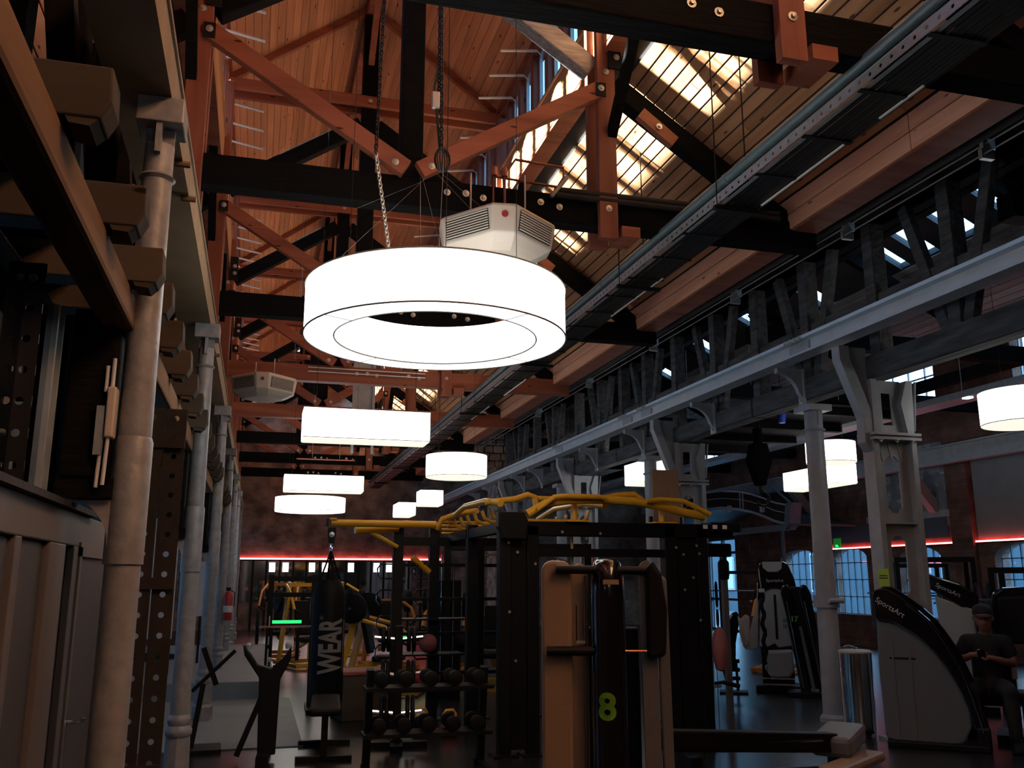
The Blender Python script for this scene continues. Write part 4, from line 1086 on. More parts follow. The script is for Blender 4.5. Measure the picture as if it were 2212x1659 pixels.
MB().tube([(2.75, 4.84, .70), (3.3, 4.98, .67)], .01, 6).build('chrome_strip', 'chrome', t)
# ---------------- climbing rig with yellow bars
t = thing('climbing_rig', 'large black training rig with yellow monkey bars on top', 'rig')
def upright(x, y, h, w=.12, d=.12):
    MB().box(x - w / 2, x + w / 2, y - d / 2, y + d / 2, 0, h).build('upright', 'black_metal', t, bevel=.008)
    MB().box(x - w / 2 - .06, x + w / 2 + .06, y - d / 2 - .06, y + d / 2 + .06, 0, .015).build('foot_plate', 'black_metal', t)
for x, y, h in ((2.32, 8.62, 2.24), (2.60, 8.62, 2.12), (4.06, 8.62, 2.14), (4.42, 8.62, 2.16), (2.32, 10.0, 2.2), (4.7, 10.0, 2.2), (1.64, 11.0, 2.30), (2.08, 11.0, 2.25), (2.64, 11.0, 2.10), (3.3, 11.0, 2.1)):
    upright(x, y, h)
# panels between uprights
MB().box(2.36, 2.58, 8.60, 8.63, .05, 2.10).build('storage_panel', 'black_metal', t)
MB().box(4.10, 4.40, 8.60, 8.63, .05, 2.10).build('storage_panel', 'black_metal', t)
MB().prism([(2.22, 2.24), (2.48, 2.24), (2.52, 2.16), (2.50, 1.98), (2.28, 1.98), (2.22, 2.1)], 8.45, 8.56, 'xz').build('corner_gusset', 'black_metal', t, bevel=.01)
MB().box(2.3, 4.78, 8.56, 8.68, 2.02, 2.16).build('cross_beam', 'black_metal', t, bevel=.008)
MB().box(2.6, 4.1, 8.6, 8.66, 1.82, 1.90).build('cross_beam', 'black_metal', t)
MB().box(4.5, 4.84, 8.5, 8.74, 2.08, 2.18).build('end_cap', 'black_metal', t, bevel=.01)
for y0, y1, x in ((8.62, 10.0, 2.32), (8.62, 10.0, 4.7), (10.0, 11.0, 2.3)): MB().bar((x, y0, 2.1), (x, y1, 2.1), .1, .1).build('cross_beam', 'black_metal', t)
MB().box(1.6, 3.35, 10.95, 11.05, 2.0, 2.1).build('cross_beam', 'black_metal', t)
for z in (.5, .95, 1.35, 1.75):
    MB().box(1.68, 3.3, 10.97, 11.03, z, z + .04).build('shelf_rail', 'black_metal', t)
for z in (.35, .75, 1.15): MB().box(1.7, 2.6, 10.8, 11.2, z - .02, z).build('shelf', 'black_metal', t)
hole = MB().lathe([(.014, 0), (.014, .004)], 10).mesh('rivet', 'zinc')
for x, z in ((2.35, 1.95), (2.44, 1.86), (2.36, 1.30), (2.42, .85), (4.12, 1.92), (4.2, 1.85), (4.35, 1.94), (4.38, 1.86), (4.30, 1.62), (4.36, 1.2), (2.9, 2.06), (3.15, 2.0), (3.3, 2.05), (4.2, 1.5), (2.62, 1.75)):
    o = obj('rivet', hole, t, (x, 8.555, z)); o.rotation_euler = (PI / 2, 0, 0)
for x in (4.43, 4.54, 4.65): MB().box(x - .025, x + .025, 8.495, 8.5, 2.11, 2.15).build('cable_guide', 'white_tube', t)
# yellow bars
def ytube(pts, r=.03, n=10, nm='yellow_bar'): return MB().tube(pts, r, n).build(nm, 'yellow', t, True)
ytube([(2.52, 8.5, 2.22), (2.72, 8.5, 2.33), (2.95, 8.5, 2.37), (3.3, 8.5, 2.385), (3.65, 8.5, 2.37), (3.95, 8.5, 2.33), (4.2, 8.5, 2.27), (4.42, 8.5, 2.235)], .045)
ytube([(2.60, 8.42, 2.26), (2.78, 8.42, 2.39), (2.9, 8.42, 2.40), (3.25, 8.42, 2.40), (3.3, 8.44, 2.39)], .026)
ytube([(3.75, 8.42, 2.37), (3.9, 8.42, 2.39), (4.15, 8.42, 2.38), (4.25, 8.42, 2.34), (4.45, 8.42, 2.25)], .026)
# handles arching up
ytube([(2.2, 8.9, 2.36), (2.5, 8.9, 2.40), (2.65, 8.9, 2.45), (2.72, 8.9, 2.43), (2.74, 8.9, 2.30)], .032)
ytube([(3.3, 8.8, 2.40), (3.6, 8.8, 2.46), (3.78, 8.8, 2.475), (3.86, 8.8, 2.42), (3.9, 8.8, 2.36)], .032)
ytube([(2.74, 8.95, 2.42), (3.5, 8.95, 2.41), (4.0, 8.95, 2.38)], .028)
# the ladder of grips running back to the left
for k in range(6):
    y = 9.1 + .36 * k; x0 = 2.36 - .0 * k
    ytube([(x0 - .06, y, 2.32), (x0 - .03, y, 2.24), (x0 + .05, y, 2.20), (x0 + .95, y, 2.20), (x0 + 1.0, y, 2.24), (x0 + 1.02, y, 2.32)], .02, 8, 'grip_bar')
for x in (2.28, 3.38): ytube([(x, 8.6, 2.33), (x, 9.2, 2.40), (x, 10.2, 2.42), (x, 10.9, 2.34), (x, 11.05, 2.22)], .034)
ytube([(2.1, 10.95, 2.2), (2.16, 10.9, 2.32), (2.3, 10.8, 2.37), (2.5, 10.5, 2.40)], .034)
for k in range(4): ytube([(2.15, 10.9 - .0 * k, 2.15 + .045 * k), (3.3, 10.9, 2.15 + .045 * k)], .014, 8, 'grip_bar')
# arm that holds the bag
ytube([(2.05, 10.75, 2.24), (.80, 10.6, 2.235)], .042, 12, 'bag_arm'); ytube([(1.62, 10.9, 2.20), (1.1, 10.8, 2.165)], .045, 12, 'short_arm')
ytube([(2.05, 10.8, 2.22), (1.7, 10.75, 2.26), (1.55, 10.7, 2.24)], .03, 10, 'bag_arm_brace'); ytube([(1.62, 10.9, 1.98), (1.3, 10.85, 2.14)], .025, 10, 'arm_stay')
ytube([(1.8, 10.9, 1.86), (2.02, 10.95, 1.69)], .035, 10, 'arm_stay')
MB().box(.79, .87, 10.55, 10.65, 2.27, 2.29).build('bag_plate', 'yellow', t); MB().box(.755, .775, 10.555, 10.645, 2.19, 2.28).build('arm_cap', 'black_metal', t)
for x in (3.05, 4.0): ytube([(x, 8.62, 2.16), (x, 8.62, 2.36)], .03, 8, 'bar_stand'); MB().box(x - .12, x + .12, 8.5, 8.72, 2.16, 2.175).build('stand_plate', 'yellow', t)
ytube([(3.05, 8.7, 1.62), (3.05, 8.7, 2.02)], .014, 8, 'drop_rod')
# chrome hooks on the storage uprights
for x in (1.56, 2.0):
    for z in (1.78, 1.48, 1.18, .86, .56):
        MB().tube([(x, 10.92, z), (x - .13, 10.9, z), (x - .17, 10.9, z - .05), (x - .17, 10.9, z - .12), (x - .13, 10.9, z - .17), (x, 10.92, z - .17)], .010, 7).build('storage_hook', 'chrome', t, True)
# plywood target board on top
b = thing('target_board', 'square plywood board standing up on top of the rig', 'board', (4.47, 9.5, 0))
MB().box(-.165, .165, -.01, .01, 2.14, 2.83).build('board', 'plywood', b, bevel=.003)
for x in (-.05, .04): 
    o = obj('screw', hole, b, (x, -.011, 2.66)); o.rotation_euler = (PI / 2, 0, 0)
MB().box(-.2, .2, .01, .05, 2.1, 2.3).build('bracket', 'black_metal', b)
# cable column at the right end of the rig
t = thing('cable_column', 'slim grey cable column standing right of the rig', 'column', (4.86, 8.95, 0))
MB().box(-.03, .03, -.03, .03, 0, 1.96).build('pole', 'machine_grey', t, bevel=.006); MB().tube([(-.16, -.05, .0), (-.16, -.05, 1.9)], .004, 5).build('cable', 'cable', t)
MB().box(-.2, .08, -.06, .06, 1.84, 1.98).build('pulley_head', 'black_metal', t, bevel=.02); MB().lathe([(.05, 1.60), (.06, 1.65), (.06, 1.78), (.03, 1.82)], 12).build('weight', 'black_rubber', t, True)
MB().box(-.25, .2, -.2, .2, 0, .03).build('base', 'black_metal', t)
t = thing('strike_pad', 'reddish oval strike pad fixed to the right side of the rig', 'pad', (4.50, 8.44, .93))
MB().lathe([(.002, -.22), (.05, -.20), (.075, -.08), (.08, .02), (.06, .14), (.03, .2), (.002, .21)], 16, cap=False).build('pad', 'pink_pad', t, True)
MB().tube([(-.06, .08, 0), (-.06, .2, 0)], .02, 8).build('mount', 'black_metal', t)
MB().tube([(.02, .0, -.32), (.17, -.05, -.36)], .022, 10).build('grip', 'black_rubber', t, True)
MB().tube([(-.02, .1, -.34), (.03, .0, -.32)], .015, 8).build('grip_stem', 'black_metal', t)
# ---------------- punch bag
t = facing('punch_bag', 'black hanging punch bag with grey WEAR lettering', 'punch bag', (.82, 10.6))
r = .185
MB().lathe([(.02, .25), (.16, .255), (r, .29), (r, 1.44), (.165, 1.50), (.11, 1.60)], 28).build('bag', 'black_rubber', t, True)
cyl_text('lettering', 'WEAR', .36, 'print_grey', t, r, .885, .05, ang=PI / 2, bold=.012, sx=.56)
cyl_text('small_lettering', 'FIGHT CLUB', .05, 'print_grey', t, r, .86, .215, ang=PI / 2 + .02, sx=1.1)
cyl_text('trade_mark', '\u00ae', .06, 'print_grey', t, r, 1.19, -.07, ang=PI / 2)
MB().box(.166, .172, -.08, -.07, .62, 1.16).build('rule_line', 'print_grey', t)
for a in (0.3, 1.87, 3.44, 5.0):
    MB().tube([(.12 * math.cos(a), .12 * math.sin(a), 1.58), (.0, 0, 1.92)], .012, 6).build('strap', 'black_rubber', t)
chain_mesh((0, 0, 1.90), (0, 0, 2.02), .05, .007).build('chain', 'chrome', t)
MB().prism([(-.03, 2.0), (.03, 2.0), (.045, 2.1), (.045, 2.18), (-.045, 2.18), (-.045, 2.1)], -.03, .03, 'xz').build('swivel', 'black_metal', t, bevel=.008)
o = obj('swivel_bolt', bolt_me, t, (0, -.032, 2.1)); o.rotation_euler = (PI / 2, 0, 0)
# ---------------- balls, kettlebells and boxes lying by the rig
def ball(loc, rr, m, label):
    o = MB().lathe([(rr * math.sin(PI * i / 10) + 1e-4, -rr * math.cos(PI * i / 10)) for i in range(11)], 16, cap=False).build('medicine_ball', m, None, True); o.location = loc
    tag(o, label, 'ball', 'medicine balls on the rig shelves'); return o
ball((1.95, 10.85, .47), .11, 'red_plastic', 'dark red medicine ball on the lowest rig shelf'); ball((2.3, 10.85, .46), .10, 'black_rubber', 'black medicine ball on the lowest rig shelf')
ball((2.0, 10.85, .87), .11, 'pink_pad', 'dull pink medicine ball on the middle rig shelf'); ball((2.42, 10.85, .87), .11, 'black_rubber', 'black medicine ball on the middle rig shelf')
def kettle(loc, m, label):
    t = thing('kettlebell', label, 'kettlebell', loc)
    MB().lathe([(.05, 0), (.085, .03), (.1, .09), (.085, .15), (.05, .18)], 16).build('bell', m, t, True)
    MB().tube([(-.05, 0, .16), (-.065, 0, .22), (-.04, 0, .26), (.04, 0, .26), (.065, 0, .22), (.05, 0, .16)], .016, 8).build('handle', 'yellow', t, True)
kettle((1.78, 10.0, 0), 'black_rubber', 'kettlebell with yellow handle in front of the rig'); kettle((2.05, 9.8, 0), 'red_plastic', 'dark red kettlebell with yellow handle in front of the rig')
t = thing('plyo_box', 'brown wooden jump box half hidden behind the punch bag', 'box', (1.35, 11.4, 0), .2)
MB().box(-.35, .35, -.25, .25, 0, .5).build('box', 'joist_wood', t, bevel=.01); MB().box(-.36, .36, -.26, .26, .5, .55).build('lid', 'pink_pad', t, bevel=.015)
# ---------------- chrome waste bin
t = facing('waste_bin', 'tall chrome cylindrical waste bin with pale lid beside the grey round column', 'bin', (6.17, 8.61))
MB().lathe([(.158, .0), (.158, .03), (.165, .035), (.165, .845)], 36).build('body', 'chrome', t, True)
MB().lathe([(.17, .845), (.172, .86), (.15, .872), (.02, .876)], 36).build('lid', 'ac_shell', t, True)
MB().box(-.006, .006, -.04, .04, .876, .92).build('handle', 'chrome', t, bevel=.003)
MB().tube([(-.11 + .02 * i, .06, .90 + .012 * math.sin(i * .6)) for i in range(8)], .006, 6).build('bag_edge', 'zinc', t)
# ---------------- big curved machine at the right
def band(outer, inner): return list(outer) + list(reversed(inner))
t = facing('curved_stack_machine', 'large grey machine with black curved rails standing before the steel pier', 'machine', (6.51, 7.81))
pan = [(-.513, 1.241), (-.526, .7), (-.512, .076), (-.41, .035), (0, 0.0), (.188, .068), (.27, .22), (.262, .43), (.18, .62), (.112, .767), (.02, .91), (-.091, 1.046), (-.2, 1.14), (-.312, 1.199)]
MB().prism(pan, .0, .30, 'xz').build('shroud', 'machine_grey', t, bevel=.02)
out = [(-.534, 1.424), (-.520, 1.485), (-.48, 1.51), (-.395, 1.508), (-.30, 1.45), (-.211, 1.381), (-.11, 1.30), (-.014, 1.204), (.07, 1.08), (.149, .943), (.21, .81), (.265, .665), (.31, .5), (.352, .33), (.377, .185)]
inn = [(-.519, 1.218), (-.50, 1.20), (-.43, 1.19), (-.357, 1.175), (-.29, 1.14), (-.21, 1.09), (-.135, 1.032), (-.06, .96), (.01, .88), (.073, .787), (.13, .69), (.175, .60), (.21, .513), (.25, .37), (.282, .2)]
MB().prism(band(out, inn), -.05, .02, 'xz').build('front_rail', 'black_gloss', t, bevel=.018)
MB().prism(band([(u + .045, z + .02) for u, z in out], [(u + .045, z + .02) for u, z in inn]), .22, .30, 'xz').build('rear_rail', 'black_gloss', t, bevel=.018)
for k, du in enumerate((.0, .035)):
    MB().tube([(u + du - .02, -.058 + .3 * k, z - .015) for u, z in out[5:]], .006, 6).build('rail_edge', 'chrome', t)
text('lettering', 'SportsArt', .075, 'print_white', t, (-.375, -.053, 1.325), rtext(math.radians(-33)), ext=.001)
MB().box(-.42, -.18, -.004, .0, .82, .84).build('panel_groove', 'black_metal', t)
for x in (-.40, -.24): MB().box(x, x + .02, -.008, 0, .08, 1.0).build('rib', 'machine_grey', t)
MB().box(-.5, .4, -.1, .42, 0, .06).build('base', 'black_metal', t, bevel=.01)
MB().box(.30, .42, -.06, .32, .0, .22).build('rail_foot', 'black_metal', t, bevel=.02)
# ---------------- white stack machine with black head
def stack_machine(G, label, s=1.0, group=None):
    t = facing('stack_machine', label, 'machine', G, group)
    hd = [(-.22, 1.30), (-.205, 1.55), (-.16, 1.83), (-.10, 1.865), (.19, 1.865), (.25, 1.83), (.33, 1.62), (.37, 1.40), (.36, 1.28), (.28, 1.30), (.2, 1.42), (.1, 1.47), (-.02, 1.47), (-.12, 1.42), (-.17, 1.30)]
    MB().prism([(a * s, z) for a, z in hd], .0, .16, 'xz').build('head', 'black_gloss', t, bevel=.02)
    MB().prism([(a * s, z) for a, z in [(-.12, 1.86), (.17, 1.86), (.16, 1.76), (.1, 1.71), (-.04, 1.71), (-.11, 1.77)]], -.015, .03, 'xz').build('head_cap', 'machine_white', t, bevel=.01)
    fp = [(-.17, 1.32), (-.10, 1.42), (0, 1.46), (.1, 1.46), (.18, 1.41), (.26, 1.30), (.30, .66), (.05, .62), (.0, .68), (-.12, .62), (-.22, .64)]
    MB().prism([(a * s, z) for a, z in fp], .03, .12, 'xz').build('front_panel', 'machine_white', t, bevel=.015)
    MB().prism([(a * s, z) for a, z in [(-.23, 1.28), (-.20, 1.28), (-.25, .60), (-.42, .58)]], .04, .10, 'xz').build('side_panel', 'machine_white', t, bevel=.01)
    MB().box(.02 * s, .055 * s, .02, .03, .74, 1.38).build('slot', 'black_metal', t)
    for z in (.9, .98): MB().box(.13 * s, .2 * s, .024, .03, z, z + .05).build('decal', 'print_grey', t)
    text('lettering', 'SportsArt', .062, 'print_white', t, (.05 * s, -.004, 1.585), RF, ext=.001)
    MB().prism([(a * s, z) for a, z in [(-.14, .58), (.24, .6), (.26, .34), (.18, .22), (-.08, .22), (-.16, .34)]], -.2, .05, 'xz').build('seat', 'machine_white', t, bevel=.03)
    MB().box(-.3 * s, .32 * s, -.15, .4, 0, .1).build('base', 'black_metal', t, bevel=.015); MB().box(-.2 * s, .25 * s, .05, .3, .1, .7).build('weight_stack', 'black_metal', t)
    for z in (.12, .2): MB().box(-.22 * s, .25 * s, -.24, -.2, z, z + .02).build('step_edge', 'chrome', t)
    return t
stack_machine((7.43, 12.25), 'white stack machine with black head standing left of the grey round column')
t = thing('battle_rope', 'thick black rope hanging in front of the white stack machine', 'rope', (7.1, 12.0, 0))
MB().tube([(.02 * math.sin(i), -.02, 1.42 - .04 * i) for i in range(26)], [.028 + .006 * (i % 2) for i in range(26)], 8).build('rope', 'black_rubber', t, True)
MB().tube([(0, -.02, 1.42), (-.02, 0, 1.75)], .006, 6).build('cable', 'zinc', t); MB().box(-.03, .03, -.05, .01, 1.42, 1.47).build('cuff', 'print_white', t)
MB().tube([(.02, -.02, .40), (.02, -.02, .02)], .004, 5).build('tail_cord', 'black_rubber', t)
# ---------------- twin rail machine 17
t = facing('twin_rail_machine', 'black machine with two tall leaning rails and green number 17', 'machine', (7.55, 11.6))
def lean(x0): return [(x0 + .0, 1.40), (x0 + .02, 1.49), (x0 + .07, 1.535), (x0 + .12, 1.52), (x0 + .155, 1.45), (x0 + .19, 1.25), (x0 + .34, .05), (x0 + .20, .05), (x0 + .06, 1.1)]
for x0, y0 in ((-.325, 0), (-.08, .06)): MB().prism(lean(x0), y0, y0 + .10, 'xz').build('rail', 'black_gloss', t, bevel=.025)
MB().prism([(-.20, 1.5), (.02, 1.5), (.2, .1), (-.05, .1)], .10, .22, 'xz').build('core', 'black_metal', t, bevel=.02)
MB().prism([(-.1, .95), (-.06, .95), (.08, .06), (.03, .06)], -.01, .02, 'xz').build('spine', 'machine_grey', t)
for x0, y0 in ((-.245, -.004), (.0, .056)): MB().tube([(x0, y0, 1.3), (x0 + .16, y0, .12)], .005, 6).build('rail_edge', 'chrome', t)
text('number', '17', .105, 'green_num', t, (-.155, -.006, 1.05), RF, ext=.001, bold=.003)
MB().box(-.3, .45, -.1, .5, 0, .07).build('base', 'black_metal', t, bevel=.01)
# ---------------- low black machine with towel left of them
t = facing('pulley_machine', 'low black pulley machine left of the white stack machine', 'machine', (6.75, 12.3))
MB().prism([(-.18, .62), (-.12, .9), (.02, 1.12), (.10, 1.15), (.14, 1.05), (.06, .7), (.04, .3), (-.1, .3)], -.05, .06, 'xz').build('shroud', 'black_gloss', t, bevel=.025)
MB().lathe([(.14, .42), (.15, .5), (.15, .6), (.12, .64)], 16, c=(-.1, 0, 0)).build('drum', 'black_metal', t, True)
MB().tube([(-.16, -.02, .42), (-.1, -.02, .2), (-.02, -.02, .02)], .02, 8).build('leg', 'black_metal', t); MB().tube([(.05, .05, .42), (.06, .05, .02)], .02, 8).build('leg', 'black_metal', t)
for z in (.18, .3, .42): MB().box(-.1, .1, -.03, .03, z, z + .05).build('plate', 'black_rubber', t)
MB().box(-.2, .2, -.15, .15, 0, .03).build('base', 'black_metal', t)
t = facing('towel', 'crumpled pale towel hung over the low black pulley machine', 'towel', (6.86, 12.12))
mb = MB(); gx, gz = 7, 9; vs = []; fs = []
for i in range(gz):
    for j in range(gx):
        u = j / (gx - 1) - .5; v = i / (gz - 1); vs.append((u * .16 * (1 - .5 * v * v) + .03 * v, -.12 + .02 * math.sin(9 * u + 5 * v) - .015 * math.cos(14 * u), 1.08 - .42 * v + .03 * math.sin(7 * u)))
for i in range(gz - 1):
    for j in range(gx - 1): fs.append((i * gx + j, i * gx + j + 1, (i + 1) * gx + j + 1, (i + 1) * gx + j))
mb.add(vs, fs); o = mb.build('cloth', 'cloth_white', t, True); sm = o.modifiers.new('thick', 'SOLIDIFY'); sm.thickness = .012
# ---------------- machines at the right edge
def dark_head_machine(G, label, mirror=1, lean_=.0):
    t = facing('padded_machine', label, 'machine', G)
    MB().prism([(-.20, 1.30), (-.16, 1.46), (-.06, 1.52), (.22, 1.53), (.3, 1.45), (.32, 1.2), (.30, .5), (.18, .5), (.14, 1.05), (-.02, 1.08), (-.08, .5), (-.2, .5)], 0, .12, 'xz').build('frame', 'black_gloss', t, bevel=.03)
    MB().prism([(-.12, 1.42), (.26, 1.44), (.24, .95), (-.10, .95)], -.06, .0, 'xz').build('back_pad', 'black_rubber', t, bevel=.03)
    for x in (-.06, .2): MB().box(x, x + .05, -.02, .05, .6, .95).build('post', 'machine_white', t)
    MB().box(-.2, .3, -.35, .05, .42, .5).build('seat', 'black_rubber', t, bevel=.03); MB().box(-.25, .35, -.3, .3, 0, .08).build('base', 'black_metal', t); MB().box(0, .1, -.1, .05, .08, .42).build('seat_post', 'black_metal', t)
    return t
dark_head_machine((7.62, 7.95), 'black padded machine cut by the right edge of the view')
t = facing('console_machine', 'grey machine with slanted black head behind the seated person', 'machine', (8.6, 9.6))
MB().prism([(-.62, 1.56), (-.60, 1.66), (-.48, 1.68), (-.1, 1.55), (.1, 1.40), (.08, 1.28), (-.1, 1.26), (-.34, 1.42), (-.52, 1.52)], 0, .14, 'xz').build('head', 'black_gloss', t, bevel=.02)
MB().prism([(-.62, 1.60), (-.60, 1.68), (-.48, 1.70), (-.47, 1.62)], -.01, .15, 'xz').build('head_cap', 'machine_white', t, bevel=.01)
MB().prism([(-.40, 1.40), (.02, 1.24), (.05, .1), (-.32, .1)], .02, .12, 'xz').build('shroud', 'machine_white', t, bevel=.02)
text('lettering', 'SportsArt', .075, 'print_white', t, (-.24, -.004, 1.47), rtext(math.radians(-27)), ext=.001)
MB().box(-.4, .2, -.1, .4, 0, .1).build('base', 'black_metal', t)
# ---------------- racks with weight discs at the far right
disc_me = MB().lathe([(.03, -.02), (.19, -.02), (.21, -.01), (.21, .01), (.19, .02), (.03, .02)], 22).mesh('weight_disc', 'black_rubber', True)
def rack(loc, rz, label, h=2.0, w=1.1):
    t = thing('power_rack', label, 'rack', loc, rz, group='black power racks by the right wall')
    for x in (-w / 2, w / 2):
        for y in (-.4, .4): MB().box(x - .035, x + .035, y - .035, y + .035, 0, h).build('upright', 'black_metal', t)
        MB().box(x - .03, x + .03, -.4, .4, h - .07, h).build('cross_member', 'black_metal', t); MB().box(x - .03, x + .03, -.4, .4, 0, .06).build('cross_member', 'black_metal', t)
        for z in (.7, 1.15):
            o = obj('weight_disc', disc_me, t, (x + (.1 if x > 0 else -.1), .4, z)); o.rotation_euler = (0, PI / 2, 0)
        MB().tube([(x - .12, .4, 1.15), (x + .12, .4, 1.15)], .02, 8).build('peg', 'chrome', t)
    MB().box(-w / 2, w / 2, -.43, -.37, h - .07, h).build('cross_member', 'black_metal', t); MB().box(-w / 2, w / 2, .37, .43, h - .07, h).build('cross_member', 'black_metal', t)
    MB().tube([(-w / 2 - .35, -.45, 1.35), (w / 2 + .35, -.45, 1.35)], .014, 8).build('barbell', 'chrome', t)
    for s in (-1, 1):
        o = obj('weight_disc', disc_me, t, (s * (w / 2 + .18), -.45, 1.35)); o.rotation_euler = (0, PI / 2, 0)
    return t
rack((10.6, 12.6, 0), -.6, 'black power rack with weight discs in front of the brick pilaster', 1.95)
rack((9.6, 9.4, 0), -.9, 'black power rack with weight discs at the right edge', 1.75)
rack((12.3, 15.2, 0), -.5, 'far black power rack in front of the arched windows', 1.9)
rack((11.2, 19.6, 0), -.4, 'far black power rack in front of the grey column and window', 1.8)
# ---------------- plate loaded machines in yellow and orange
def lever_machine(loc, rz, label, col, s=1.0):
    t = thing('lever_machine', label, 'machine', loc, rz, group='plate loaded lever machines')
    for x in (-.35, .35): MB().bar((x, -.6, .05), (x, .7, .05), .07, .07).build('base_rail', col, t, bevel=.006)
    for y in (-.55, .6): MB().bar((-.38, y, .05), (.38, y, .05), .07, .07).build('base_rail', col, t)
    for x in (-.3, .3):
        MB().bar((x, .6, .08), (x * .8, .35, 1.55 * s), .06, .09).build('mast', col, t, bevel=.006)
        MB().tube([(x * 1.1, .3, 1.5 * s), (x * 1.25, -.1, 1.35 * s), (x * 1.25, -.35, 1.05 * s)], .028, 8).build('lever', col, t, True)
        MB().tube([(x * 1.25, -.35, 1.05 * s), (x * .8, -.42, .98 * s)], .018, 8).build('grip', 'black_rubber', t)
        MB().tube([(x * 1.2, .35, 1.2), (x * 2.0, .35, 1.2)], .022, 8).build('peg', 'chrome', t)
        for k in range(2):
            o = obj('weight_disc', disc_me, t, (x * (1.45 + .16 * k), .35, 1.2)); o.rotation_euler = (0, PI / 2, 0)
    MB().bar((-.26, .38, 1.5 * s), (.26, .38, 1.5 * s), .07, .07).build('cross_member', col, t)
    MB().bar((0, .55, .3), (0, .0, .45), .08, .08).build('spine', col, t)
    MB().box(-.2, .2, -.3, .12, .45, .53).build('seat', 'black_rubber', t, bevel=.025)
    MB().bar((0, .17, .56), (0, .32, 1.2), .3, .08, up=(0, 1, 0)).build('backrest', 'black_rubber', t, bevel=.025)
    return t
for k, (loc, rz, col, s, lab) in enumerate((
    ((1.0, 18.2, 0), .3, 'yellow', 1.0, 'yellow lever machine behind the punch bag'),
    ((.55, 20.6, 0), -.2, 'orange', 1.0, 'orange lever machine at the far left below the red light line'),
    ((1.9, 21.0, 0), .5, 'yellow', 1.0, 'yellow lever machine right of the bag, near the mirror'),
    ((2.5, 17.5, 0), .2, 'orange', .8, 'low orange lever machine seen between the rig shelves'),
    ((3.4, 16.6, 0), -.4, 'orange', .75, 'orange lever machine seen through the right of the storage rig'),
    ((1.85, 13.6, 0), 1.2, 'yellow', .7, 'low yellow lever machine close behind the punch bag'),
    ((3.55, 13.8, 0), -.3, 'yellow', .72, 'low yellow lever machine behind the rig frame'),
    ((9.2, 15.0, 0), -.8, 'orange', .9, 'orange lever machine between round column and steel pier'),
    ((-1.9, 17.5, .24), .9, 'black_metal', .9, 'black lever machine on the pale platform in the left aisle'))):
    lever_machine(loc, rz, lab, col, s)
# ---------------- green light bars of the treadmills
for k, (loc, L) in enumerate((((2.95, 16.0, 0), 1.1), ((.55, 16.6, .24), .55))):
    t = thing('green_light_bar', ['long green glowing bar on a low frame behind the rig', 'short green glowing bar on the pale platform'][k], 'light bar', loc)
    MB().box(-L / 2, L / 2, -.03, .03, .62, .67).build('light', 'led_green', t); MB().box(-L / 2, L / 2, -.02, .06, .56, .62).build('rail', 'black_metal', t)
    for x in (-L / 2 + .05, L / 2 - .05): MB().box(x - .03, x + .03, -.03, .03, 0, .56).build('leg', 'black_metal', t)
# ---------------- left foreground silhouettes
t = facing('barbell_stand', 'black forked barbell stand in front of the pale platform', 'stand', (.15, 9.0))
MB().prism([(-.22, 1.02), (-.20, .92), (-.06, .72), (-.04, .05), (.12, .05), (.13, .70), (.22, .88), (.22, 1.0), (.16, .90), (.05, .80), (-.08, .84), (-.14, .93)], -.05, .05, 'xz').build('fork', 'black_metal', t, bevel=.012)
MB().bar((.0, -.3, .04), (.04, .4, .04), .1, .08).build('foot', 'black_metal', t); MB().bar((-.22, -.02, .05), (.0, -.02, .62), .05, .05).build('stay', 'black_metal', t)
for x in (-.17, .19): MB().lathe([(.025, 0), (.03, .04), (.015, .06)], 10, c=(x, 0, .97)).build('roller', 'machine_white', t, True)
t = facing('cross_trainer', 'black scissor-shaped handles of a bench at the left behind the second column', 'bench', (-.42, 9.6))
MB().bar((-.10, 0, .55), (.28, 0, .92), .035, .035).build('handle', 'black_rubber', t); MB().bar((-.02, .02, .95), (.12, .02, .60), .035, .05).build('handle', 'black_rubber', t)
MB().bar((0, 0, .62), (-.08, 0, .0), .05, .05).build('leg', 'black_metal', t); MB().box(-.2, .2, -.2, .2, 0, .04).build('base', 'black_metal', t)
t = thing('dumbbell_rack', 'low black dumbbell rack to the right of the punch bag', 'rack', (1.5, 8.0, 0), 0)
for x in (-.5, .5): MB().bar((x, .25, 0), (x, .1, .85), .06, .08).build('side_frame', 'black_metal', t); MB().box(x - .03, x + .03, -.25, .35, 0, .05).build('foot', 'black_metal', t)
for z, y in ((.3, .12), (.68, .06)): MB().box(-.55, .55, y - .14, y + .14, z, z + .03).build('shelf', 'black_metal', t)
db = None
for row, (z, y) in enumerate(((.33, .12), (.71, .06))):
    for k in range(5):
        loc = (1.5 - .42 + .21 * k, 8.0 + y, z + .065)
        lab = 'black dumbbell on the %s shelf of the low rack, %s from the left' % (('lower', 'upper')[row], ORD[k])
        if db is None:
            db = thing('dumbbell', lab, 'dumbbell', loc, 0, 'dumbbells on the low rack')
            MB().tube([(0, -.14, 0), (0, .14, 0)], .014, 8).build('grip', 'chrome', db)
            for s in (-1, 1):
                o = obj('head', MB().lathe([(.05, -.035), (.062, -.03), (.062, .03), (.05, .035)], 12).mesh('head', 'black_rubber', True), db, (0, s * .11, 0)); o.rotation_euler = (PI / 2, 0, 0)
        else: dup(db, loc, label=lab)
